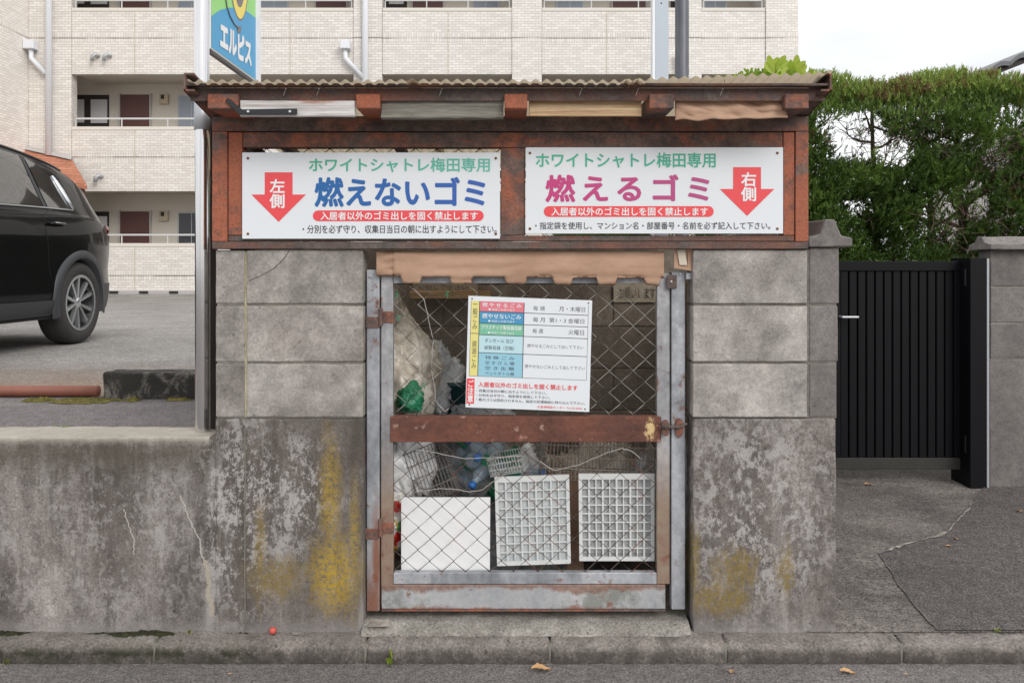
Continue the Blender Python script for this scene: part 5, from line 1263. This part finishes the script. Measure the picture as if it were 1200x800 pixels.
# unseen hedge added along the lot's right boundary to darken the car's reflections
lh = empty('added_lot_hedge', (1.35, 9.6, .3), 'unseen clipped hedge added along the right side of the parking lot for dark car reflections, hidden behind the shelter', 'hedge')
Vl.clear(); Fl.clear(); Tl.clear()
for k in range(9000):
    y = R.uniform(3.4, 15.8); z = R.uniform(.5, 2.35); side__ = R.random() < .75; x = (1.02 if side__ else 1.7)+R.uniform(0, .12)
    if R.random() < .3: z = 2.3+R.uniform(-.05, .05); x = R.uniform(1.02, 1.8)
    spray(Vector((x, y, z)), Vector((-1 if side__ else 1, R.uniform(-.6, .6), R.uniform(-.1, 1))).normalized(), R.uniform(.12, .2), R.uniform(.1, .6))
me = bpy.data.meshes.new('foliage'); off = root_of(lh); me.from_pydata([(v-off)[:] for v in Vl], [], Fl)
at = me.attributes.new('tint', 'FLOAT', 'FACE'); at.data.foreach_set('value', Tl); me.materials.append(M['leaf'])
fo = bpy.data.objects.new('foliage', me); col.objects.link(fo); fo.parent = lh; fo['kind'] = 'stuff'
MB().grid(lambda u, v: (1.14+.05*mnoise.noise(Vector((u*30, v*5, 1))), 3.4+12.4*u, .4+1.85*v), 80, 12).build('core_sheet', M['bark'], lh)  # bumped sheet inside the added hedge keeps its reflection dark
# ------------------------------------------------------------ neighbour house upper right
nh_ = empty('neighbour_house', (9.0, 11, .05), 'pale house with grey tiled roof behind the right end of the hedge', 'house')
HYf = 8.2
MB().box(8.0, 14.5, HYf+.45, HYf+4.6, .05, 3.5).build('wall', M['housewall'], nh_)
xe = WX(1154, HYf); ze = WZ(84, HYf); slope = .40
m = MB(); m.prism([(xe, ze-.10), (xe, ze), (xe+4.2, ze+4.2*slope), (xe+8.4, ze), (xe+8.4, ze-.10), (xe+4.2, ze+4.2*slope-.12)], 'y', HYf, HYf+2.2); m.build('roof_deck', M['niche'], nh_)
for k in range(15):       # rounded verge tiles up the gable, seen from below
    cx_ = xe+.05+k*.27; cz_ = ze+(cx_-xe)*slope+.05
    prof = [(.26*(j/8-.5)*1.02, .05*math.sin(PI*j/8)+.0) for j in range(9)]
    P = [(cx_+.13+a, cz_+b+a*slope) for a, b in prof]+[(cx_+.13+a, cz_+b-.06+a*slope) for a, b in reversed(prof)]
    MB().prism(P, 'y', HYf-.05, HYf+.35).build('roof_tile', M['kawara'], nh_, smooth=False)
def rt(u, v): x = xe-.02+4.2*u; return (x, HYf+.36+1.8*v, ze+(x-xe)*slope+.045+.03*abs(math.sin(v*1.8/.28*PI)))
MB().grid(rt, 12, 220).build('tile_courses', M['kawara'], nh_, normals=False)
MB().box(xe+.10, xe+.22, HYf+.05, HYf+2.1, ze-.22, ze-.101).build('gutter', M['housewall'], nh_)
fw = MB().box(8.8, 9.7, HYf+.43, HYf+.449, 1.4, 2.5); fw.build('window', M['bluewin'], nh_)

# ------------------------------------------------------------ apartment building
BYY = 16.56; K = (BYY+D0)/F
ab = empty('apartment_building', (-3, BYY, LOT), 'long cream tiled apartment building with open corridors behind the parking lot', 'building')
def B(name, x0, x1, y0, y1, Ya, Yb, mat, bev=0, par=None):
    if Ya > REC-.1 and name not in ('back_wall',):
        q = BYY+REC; return MB().box(WX(x0, q), WX(x1, q), BYY+Ya, BYY+Yb, WZ(y1, q), WZ(y0, q)).build(name, mat, par or ab, bevel=bev)
    return MB().box(WX(x0, BYY), WX(x1, BYY), BYY+Ya, BYY+Yb, WZ(y1, BYY), WZ(y0, BYY)).build(name, mat, par or ab, bevel=bev)
REC = 1.25; per = 2.84/K     # storey in pixels
floors = [(-262.2, -190), (-129.6, -51.5), (9.5, 87), (148.5, 224), (285, 345.5)]      # parapets top,bottom
bays = [(84, 414.5), (448, 600), (635, 807), (822, 897)]
doors = [(141, 177), (370, 407), (483, 520), (717, 757)]
niches = [(90, 128), (451, 477), (786, 806)]
wins = [(210, 240), (306, 337), (555, 584), (653, 683), (826, 850)]
boxes_ = [(188, 198), (530, 540), (695, 704)]
REC = 1.25
for fi, (a, b) in enumerate(floors):
    for x0, x1 in bays:
        B('parapet', x0+.2, x1-.2, a+4, b, 0, .15, M['tile']); B('parapet_coping', x0+.2, x1-.2, a, a+3.9, -.01, .17, M['coping'], .005)
        if b < 340: B('corridor_slab', x0+.2, x1-.2, b-9, b-2, .151, REC-.001, M['plaster'])
B('back_wall', 34, 935, -300, 345.5, REC, REC+.2, M['plaster'])
for x0, x1 in ((33.5, 83.8), (414.7, 447.8), (600.2, 634.8), (807.2, 821.8), (897.2, 935)): B('pilaster', x0, x1, -300, 345.5, -.03 if x0 > 100 else -.005, .25 if x0 < 890 else REC+8, M['tile'])
MB().box(WX(33, BYY)-3, WX(935, BYY), BYY+REC+.21, BYY+9, LOT, WZ(-300, BYY)).build('core', M['tile'], ab)
B('base_lip', 84, 897, 340.5, 346, -.06, -.001, M['flash'])
def fl(i): return floors[i]
for fi in range(1, len(floors)):
    a = floors[fi][0]; base = a   # items of the storey whose parapet top is a; corridor floor is ~1 m lower
    def y_(v): return a-148.5+v
    for x0, x1 in doors:
        f = MB(); o = B('door', x0+1, x1-1, y_(111.5), y_(196), REC-.045, REC-.001, M['door'])
        B('door_frame', x0-.8, x0+.8, y_(110), y_(196), REC-.06, REC-.001, M['flash'], par=o); B('door_frame', x1-.8, x1+.8, y_(110), y_(196), REC-.06, REC-.001, M['flash'], par=o)
    for x0, x1 in niches:
        o = B('meter_niche', x0, x1, y_(111.5), y_(160), REC-.012, REC-.001, M['niche'])
        if x1-x0 > 30:
            B('meter_door', x0+.5, x0+9, y_(117), y_(144), REC-.03, REC-.0125, M['meter'], par=o); q = B('meter_door', x0+17, x0+36, y_(117), y_(144.5), REC-.03, REC-.0125, M['meter'], par=o)
        else: B('meter_door', x0+5, x1-4, y_(117), y_(144.5), REC-.03, REC-.0125, M['meter'], par=o)
    for x0, x1 in wins:
        o = B('window', x0-1.3, x1+1.3, y_(111.5), y_(165), REC-.03, REC-.001, M['alu']); dk = M['bluewin'] if fi < 4 else M['darkwin']
        B('pane', x0+.3, (x0+x1)/2-.5, y_(113.5), y_(163), REC-.036, REC-.031, dk, par=o); B('pane', (x0+x1)/2+.5, x1-.3, y_(113.5), y_(163), REC-.036, REC-.031, dk, par=o)
    for x0, x1 in boxes_: o = B('intercom_box', x0, x1, y_(111), y_(122.5), REC-.08, REC-.001, M['mailbox']); B('intercom_face', x0+2, x1-4, y_(112), y_(117), REC-.085, REC-.081, M['niche'], par=o)
    for x0, x1 in bays:
        m = MB(); X0_, X1_ = WX(x0+3, BYY), WX(x1-3, BYY); zr = WZ(a-10, BYY); m.box(X0_, X1_, BYY+.06, BYY+.085, zr-.02, zr+.02)
        n_ = max(1, int((X1_-X0_)/.95))
        for k in range(n_+1): xx = X0_+(X1_-X0_)*k/n_; m.box(xx-.012, xx+.012, BYY+.0605, BYY+.0845, WZ(a, BYY), zr-.0201)
        m.build('railing', M['meter'], ab)
# control joints
for x_ in (158, 340, 525, 711):
    for a, b in floors[1:]: B('joint', x_-.35, x_+.35, a+4, b, -.004, -.0005, M['mailbox'])
# drainpipes
def pipe(pts, r=.065): 
    m = MB().tube([Vector((WX(a, BYY), BYY-.12, WZ(b, BYY))) for a, b in pts], r, 10); return m.build('drainpipe', M['white_pvc'], ab, smooth=True)
pipe([(60.5, -300), (60.5, 183)], .075); pipe([(40, 56), (40, 70), (57, 88)], .06); B('rain_head', 33.5, 46, 50, 60, -.25, -.04, M['white_pvc'], .01)
pipe([(429, -300), (429, 280)], .075); pipe([(406, 56), (406, 70), (427, 93)], .06); B('rain_head', 401, 412, 50, 60, -.25, -.04, M['white_pvc'], .01)
pipe([(793, 65), (793, 75), (806, 95)], .06)
for x_, y_ in ((112, 69), (126, 69), (116, 210)):
    m = MB().tube([Vector((WX(x_+4, BYY), BYY-.01, WZ(y_-2.5, BYY))), Vector((WX(x_+2, BYY), BYY-.09, WZ(y_-4, BYY))), Vector((WX(x_-1, BYY), BYY-.12, WZ(y_-1, BYY))), Vector((WX(x_-1.5, BYY), BYY-.12, WZ(y_+4, BYY)))], .045, 8); m.build('vent_hood', M['alu'], ab, smooth=True)
for k in range(4): B('floor_vent', 130+k*35, 140+k*35, 340.8, 343.6, -.09, -.061, M['niche'])
# wing on the left
XW = WX(33, BYY)
MB().box(XW-9, XW, BYY-6.5, BYY+2, LOT, WZ(-300, BYY)).build('wing_wall', M['tile_wing'], ab)
# entrance canopy
ca = empty('entrance_canopy', (XW, BYY-.7, WZ(217, BYY-1.3)), 'terracotta tiled entrance canopy behind the black car', 'canopy')
E = BYY-1.25; e1 = Vector((WX(102, E), E, WZ(217, E))); t1 = Vector((WX(85, BYY-.05), BYY-.05, WZ(188, BYY-.05)))
t0 = Vector((WX(0, BYY-.05)-.0, BYY-.05, WZ(169, BYY-.05))); sl_ = (t0.z-t1.z)/(t0.x-t1.x)
def ext(p, dx): return Vector((p.x+dx, p.y, p.z+sl_*dx))
t0 = ext(t1, -4.0); e0 = ext(e1, -4.3)
m = MB(); vs = [e0, e1, t1, t0]; m.add([*vs, *[v-Vector((0, 0, .1)) for v in vs]], [(0, 1, 2, 3), (7, 6, 5, 4), (0, 4, 5, 1), (1, 5, 6, 2), (2, 6, 7, 3), (3, 7, 4, 0)]); m.build('tiled_slope', M['terracotta'], ca)
m = MB(); vs = [t1+Vector((0, -.06, .01)), t1+Vector((0, .0, .10)), t0+Vector((0, .0, .10)), t0+Vector((0, -.06, .01))]; m.add([*vs, *[v+Vector((0, -.03, .0)) for v in vs]], [(0, 1, 2, 3), (7, 6, 5, 4), (0, 4, 5, 1), (1, 5, 6, 2), (2, 6, 7, 3), (3, 7, 4, 0)]); m.build('flashing', M['flash'], ca)
m = MB(); m.add([e1+Vector((-.08, .08, -.1)), t1+Vector((-.05, -.0, -.3)), ext(t1, -4)+Vector((0, 0, -.3)), e0+Vector((0, .08, -.1)), e1+Vector((-.08, .08, -.28)), t1+Vector((-.05, 0, -.55)), ext(t1, -4)+Vector((0, 0, -.55)), e0+Vector((0, .08, -.28))], [(0, 1, 2, 3), (7, 6, 5, 4), (0, 4, 5, 1), (1, 5, 6, 2), (2, 6, 7, 3), (3, 7, 4, 0)]); m.build('fascia', M['door'], ca)

# ------------------------------------------------------------ the parked black car (rear wheel at 6.85 m, nose to the street)
CXC = -4.545; REAR = 7.80-D0     # centre X, Y of the rear bumper
car = empty('parked_car', (CXC, REAR-2.2, LOT), 'glossy black five-door SUV parked at the left edge of the lot', 'car')
def cr_(keys, s_):
    ks = [k[0] for k in keys]; vs = [k[1] for k in keys]
    if s_ <= ks[0]: return vs[0]
    if s_ >= ks[-1]: return vs[-1]
    i = max(j for j in range(len(ks)) if ks[j] <= s_); i = min(i, len(ks)-2)
    t = (s_-ks[i])/(ks[i+1]-ks[i]); m0 = (vs[i+1]-vs[max(i-1, 0)])/(ks[i+1]-ks[max(i-1, 0)]); m1 = (vs[min(i+2, len(vs)-1)]-vs[i])/(ks[min(i+2, len(ks)-1)]-ks[i])
    h = ks[i+1]-ks[i]; return (2*t**3-3*t*t+1)*vs[i]+(t**3-2*t*t+t)*h*m0+(-2*t**3+3*t*t)*vs[i+1]+(t**3-t*t)*h*m1
HWK = [(0, .52), (.05, .64), (.15, .74), (.35, .83), (.6, .89), (.95, .92), (2, .915), (3.4, .92), (4.0, .88), (4.3, .78), (4.5, .58), (4.55, .5)]
ROK = [(0, 1.0), (.06, 1.08), (.15, 1.17), (.3, 1.29), (.45, 1.39), (.62, 1.465), (1.0, 1.54), (1.7, 1.60), (2.3, 1.60), (2.8, 1.53), (3.1, 1.40), (3.5, 1.14), (3.7, 1.06), (4.1, .98), (4.4, .86), (4.55, .72)]
RHK = [(0, .50), (.3, .58), (.8, .62), (1.6, .63), (2.6, .62), (3.3, .66), (4.2, .60), (4.55, .42)]
BEK = [(0, .93), (.3, 1.04), (.8, 1.10), (1.2, 1.10), (2.2, 1.07), (3.2, 1.02), (3.7, .98), (4.4, .80), (4.55, .66)]
BOK = [(0, .38), (.12, .28), (.4, .24), (4.2, .24), (4.45, .28), (4.55, .34)]
def section(s_):
    hw, ro_, rh, be, bo = (cr_(k, s_) for k in (HWK, ROK, RHK, BEK, BOK))
    be = min(be, ro_-.035); d = max(0, ro_-be)
    return [(0, bo), (hw-.12, bo), (hw-.03, bo+.05), (hw-.004, bo+.2), (hw-.012, .62 if be > .7 else be-.08), (hw+.002, (.62+be)/2 if be > .7 else be-.05), (hw-.022, be-.05), (hw-.055, be), (rh+(hw-.055-rh)*.5, be+d*.52), (rh+.035, be+d*.86), (rh-.05, ro_-.012), (rh*.5, ro_+.008), (0, ro_+.014)]
NS, NVv = 130, 60
def surf(s_, v, off_=0):
    sec = section(s_); n = len(sec)-1; f = v*n; i = min(int(f), n-1); t = f-i
    p0, p1, p2, p3 = sec[max(i-1, 0)], sec[i], sec[i+1], sec[min(i+2, n)]
    def c_(a, b, c, d): return .5*((2*b)+(-a+c)*t+(2*a-5*b+4*c-d)*t*t+(-a+3*b-3*c+d)*t**3)
    x = max(0, c_(p0[0], p1[0], p2[0], p3[0])); z = c_(p0[1], p1[1], p2[1], p3[1])
    return x+off_, z
def cw(s_, t, z): return (CXC+t, REAR-s_, LOT+z)
wheels = [(.95, .345), (3.65, .345)]
for_body = MB(); vs = []; idx = {}
ss = [4.55*(i/NS) for i in range(NS+1)]
ss = [s_ if s_ > .3 else s_ for s_ in ss]
for sgn in (1, -1):
    base = len(for_body.v); P = []
    for i, s_ in enumerate(ss):
        for j in range(NVv+1): x, z = surf(s_, j/NVv); P.append(cw(s_, sgn*x, z))
    fs = []
    for i in range(NS):
        for j in range(NVv):
            sm_ = (ss[i]+ss[i+1])/2; x, z = surf(sm_, (j+.5)/NVv)
            if x > .45 and any((sm_-ws_)**2+(z-wz_)**2 < .405**2 for ws_, wz_ in wheels): continue
            q = (i*(NVv+1)+j, (i+1)*(NVv+1)+j, (i+1)*(NVv+1)+j+1, i*(NVv+1)+j+1); fs.append(q if sgn > 0 else q[::-1])
    for_body.add(P, fs)
    capr = [j for j in range(NVv+1)]; for_body.f.append(tuple(base+j for j in capr)); for_body.f.append(tuple(base+NS*(NVv+1)+j for j in reversed(capr)))
bd = for_body.build('body', M['carpaint'], car, smooth=True)
MB().box(CXC-.55, CXC+.55, REAR-4.3, REAR-.2, LOT+.22, LOT+.9).build('underbody', M['void'], car)
for sgn in (1, -1):
    for ws_, wz_ in wheels:
        m = MB(); n_ = 28      # arch liner and trim
        P = []
        for k in range(n_+1):
            a = -.25+(PI+.5)*k/n_; ca_, sa_ = math.cos(a), math.sin(a)
            hw = .925
            for r_, t_ in ((.375, hw-.25), (.375, hw+.008), (.385, hw+.016), (.435, hw+.012), (.447, hw-.015)):
                s2_ = ws_+r_*ca_; lim = surf(max(0, min(4.55, s2_)), 4.5/12)[0]
                t2 = min(t_, lim+(.018 if r_ < .44 else -.005)) if t_ > hw-.1 else t_
                P.append(cw(s2_, sgn*t2, wz_+r_*sa_))
        fs = [(k*5+j, k*5+j+1, (k+1)*5+j+1, (k+1)*5+j) for k in range(n_) for j in range(4)]
        m.add(P, fs); m.build('arch_trim', M['cladding'], car, smooth=True)
        # wheel
        t_out = .915
        Mx = Matrix.Translation(cw(ws_, sgn*t_out, wz_)) @ Matrix.Rotation(sgn*PI/2, 4, 'Y')
        e = empty('wheel', (0, 0, 0)); e.parent = car; e.location = Vector(cw(ws_, sgn*t_out, wz_))-car.location
        if 'category' in e: del e['category']
        MB().lathe([(.235, -.19), (.30, -.215), (.332, -.20), (.345, -.165), (.3455, -.06), (.335, -.022), (.30, -.003), (.255, -.004), (.236, -.018)], Mx, 48).build('tyre', M['rubber'], e, smooth=True)
        MB().lathe([(.237, -.018), (.230, -.014), (.222, -.02), (.215, -.09), (.10, -.10), (0, -.10)], Mx, 40).build('rim', M['alloy_dark'], e, smooth=True)
        m = MB()
        for k in range(10):
            a = 2*PI*k/10+(.10 if k % 2 else -.10); a2 = 2*PI*k/10+(.03 if k % 2 else -.03)
            pts = [(.04*math.cos(a), .04*math.sin(a), -.035), (.225*math.cos(a2), .225*math.sin(a2), -.022)]
            d = Vector((math.cos(a2), math.sin(a2), 0)); sd_ = Vector((-d.y, d.x, 0))
            A, Bq = Vector(pts[0]), Vector(pts[1]); wv = sd_*.010; w2 = sd_*.015; dn = Vector((0, 0, -.03))
            V8 = [A-wv, A+wv, Bq+w2, Bq-w2]; V8 += [q+dn for q in V8]; m.add([Mx @ q for q in V8], [(0, 1, 2, 3), (7, 6, 5, 4), (0, 4, 5, 1), (1, 5, 6, 2), (2, 6, 7, 3), (3, 7, 4, 0)])
        m.lathe([(0, -.026), (.028, -.028), (.045, -.036), (.05, -.06)], Mx, 20); m.lathe([(.214, -.012), (.236, -.010), (.237, -.02), (.214, -.024)], Mx, 40); m.build('spokes', M['alloy'], e)
    # sill cladding
    m = MB(); m.grid(lambda u, v: cw(1.38+1.84*u, sgn*(surf(1.38+1.84*u, .27)[0]+.012-.055*v*v), .385-.15*v), 30, 5); m.build('sill', M['cladding'], car, smooth=True)
    m = MB(); m.grid(lambda u, v: cw(.50*u, sgn*(surf(.50*u, .25)[0]+.006-.03*v*v), .50-.22*v), 24, 8); m.build('bumper_cladding', M['cladding'], car, smooth=True)
    # side windows : in v between belt (7/12) and roof rail (9/12)
    vb, vtp = 7.15/12, 9.15/12
    def wq(a, b, top0=1., top1=1., nm='window', mt='carglass', o_=.004):
        m = MB(); m.grid(lambda u, v: cw(a+(b-a)*u, sgn*surf(a+(b-a)*u, vb+(vtp-vb)*v*(top0+(top1-top0)*u), o_)[0], surf(a+(b-a)*u, vb+(vtp-vb)*v*(top0+(top1-top0)*u))[1]), 16, 8); return m.build(nm, M[mt], car, smooth=True)
    wq(1.03, 1.36, .60, .97); wq(1.43, 2.22, .97, 1); wq(2.30, 3.05, 1, .62)
    wq(1.375, 1.415, .97, .97, 'window_pillar', 'cladding', .003); wq(2.23, 2.29, 1, 1, 'window_pillar', 'cladding', .003)
    pts = [cw(s2_, sgn*surf(s2_, vb-.004, .006)[0], surf(s2_, vb-.004)[1]) for s2_ in [1.0+2.1*k/30 for k in range(31)]]
    m = MB().tube(pts, .007, 6); m.build('chrome_strip', M['alloy'], car, smooth=True)
    pts = [cw(1.0+.03*k, sgn*surf(1.0+.03*k, vb+(vtp-vb)*min(1, .62*k/2.), .008)[0], surf(1.0+.03*k, vb+(vtp-vb)*min(1, .62*k/2.))[1]) for k in (0, .5, 1, 1.5, 2)]
    m = MB().tube(pts, [.012, .02, .022, .018, .010], 8); m.build('chrome_corner', M['alloy'], car, smooth=True)
    # roof rail moulding
    pts = [cw(s2_, sgn*surf(s2_, 9.7/12, .004)[0], surf(s2_, 9.7/12)[1]+.006) for s2_ in [.75+2.2*k/24 for k in range(25)]]
    MB().tube(pts, .010, 6).build('roof_moulding', M['cladding'], car, smooth=True)
    # shut lines
    for s0_, sa, sb in ((1.42, .30, .60), (2.26, .27, .60), (3.15, .27, .58)):
        pts = []
        for k in range(14):
            v = sa+(sb-sa)*k/13; sx_ = s0_-.0*(k) - (.10*math.exp(-k/3.) if s0_ < 1.5 else 0)+(.16*math.exp(-k/4.)*0)
            if s0_ < 1.5: sx_ = 1.40+.10*math.sin(min(1, k/9)*PI/2) - (.14*(max(0, k-9)/4))
            x, z = surf(sx_, v); pts.append(cw(sx_, sgn*(x+.0005), z))
        MB().tube(pts, .0028, 4).build('shut_line', M['void'], car)
    for s0_ in (1.35, 2.40):
        x, z = surf(s0_, 5.6/12); m = MB().tube([cw(s0_-.10, sgn*(x+.004), z), cw(s0_-.07, sgn*(x+.035), z+.006), cw(s0_+.07, sgn*(x+.035), z+.006), cw(s0_+.10, sgn*(x+.004), z)], [.010, .012, .012, .010], 8); m.build('door_handle', M['carpaint'], car, smooth=True)
        MB().tube([cw(s0_-.07, sgn*(x+.044), z+.012), cw(s0_+.07, sgn*(x+.044), z+.012)], .004, 6).build('handle_trim', M['alloy'], car, smooth=True)
    m = MB(); m.grid(lambda u, v: cw(.0+.26*u, sgn*(surf(.26*u, .48)[0]+.012), .94+.02*u+(.11-.06*u)*v), 10, 4); m.build('tail_lamp', M['lamp_red'], car, smooth=True)
    x, z = surf(3.15, .60); m = MB(); bmx = Matrix.Translation(cw(3.05, sgn*(x+.14), z+.04)) @ Matrix.Diagonal((.11, .06, .075, 1)); m.lathe([(0, -1), (.6, -.8), (1, -.2), (1, .3), (.7, .85), (0, 1)], bmx, 14); m.build('mirror', M['carpaint'], car, smooth=True)
    m = MB(); m.grid(lambda u, v: cw(4.1+.36*u, sgn*(surf(4.1+.36*u, .46)[0]+.006), .66+.06*u*0+(.12-.03*u)*v), 10, 4); m.build('headlight', M['meter'], car, smooth=True)
m = MB(); m.grid(lambda u, v: cw(3.52-.60*v, (u*2-1)*(.60-.02*v), cr_(ROK, 3.52-.60*v)+.022-.02*(u*2-1)**2*.5), 14, 10); m.build('windscreen', M['carglass'], car, smooth=True)
m = MB(); m.grid(lambda u, v: cw(.14+.30*v, (u*2-1)*(.50+.02*v), cr_(ROK, .14+.30*v)+.022-.01*(u*2-1)**2), 14, 8); m.build('rear_window', M['carglass'], car, smooth=True)
MB().box(CXC-.17, CXC+.17, REAR+.002, REAR+.012, LOT+.62, LOT+.78).build('number_plate', M['meter'], car)
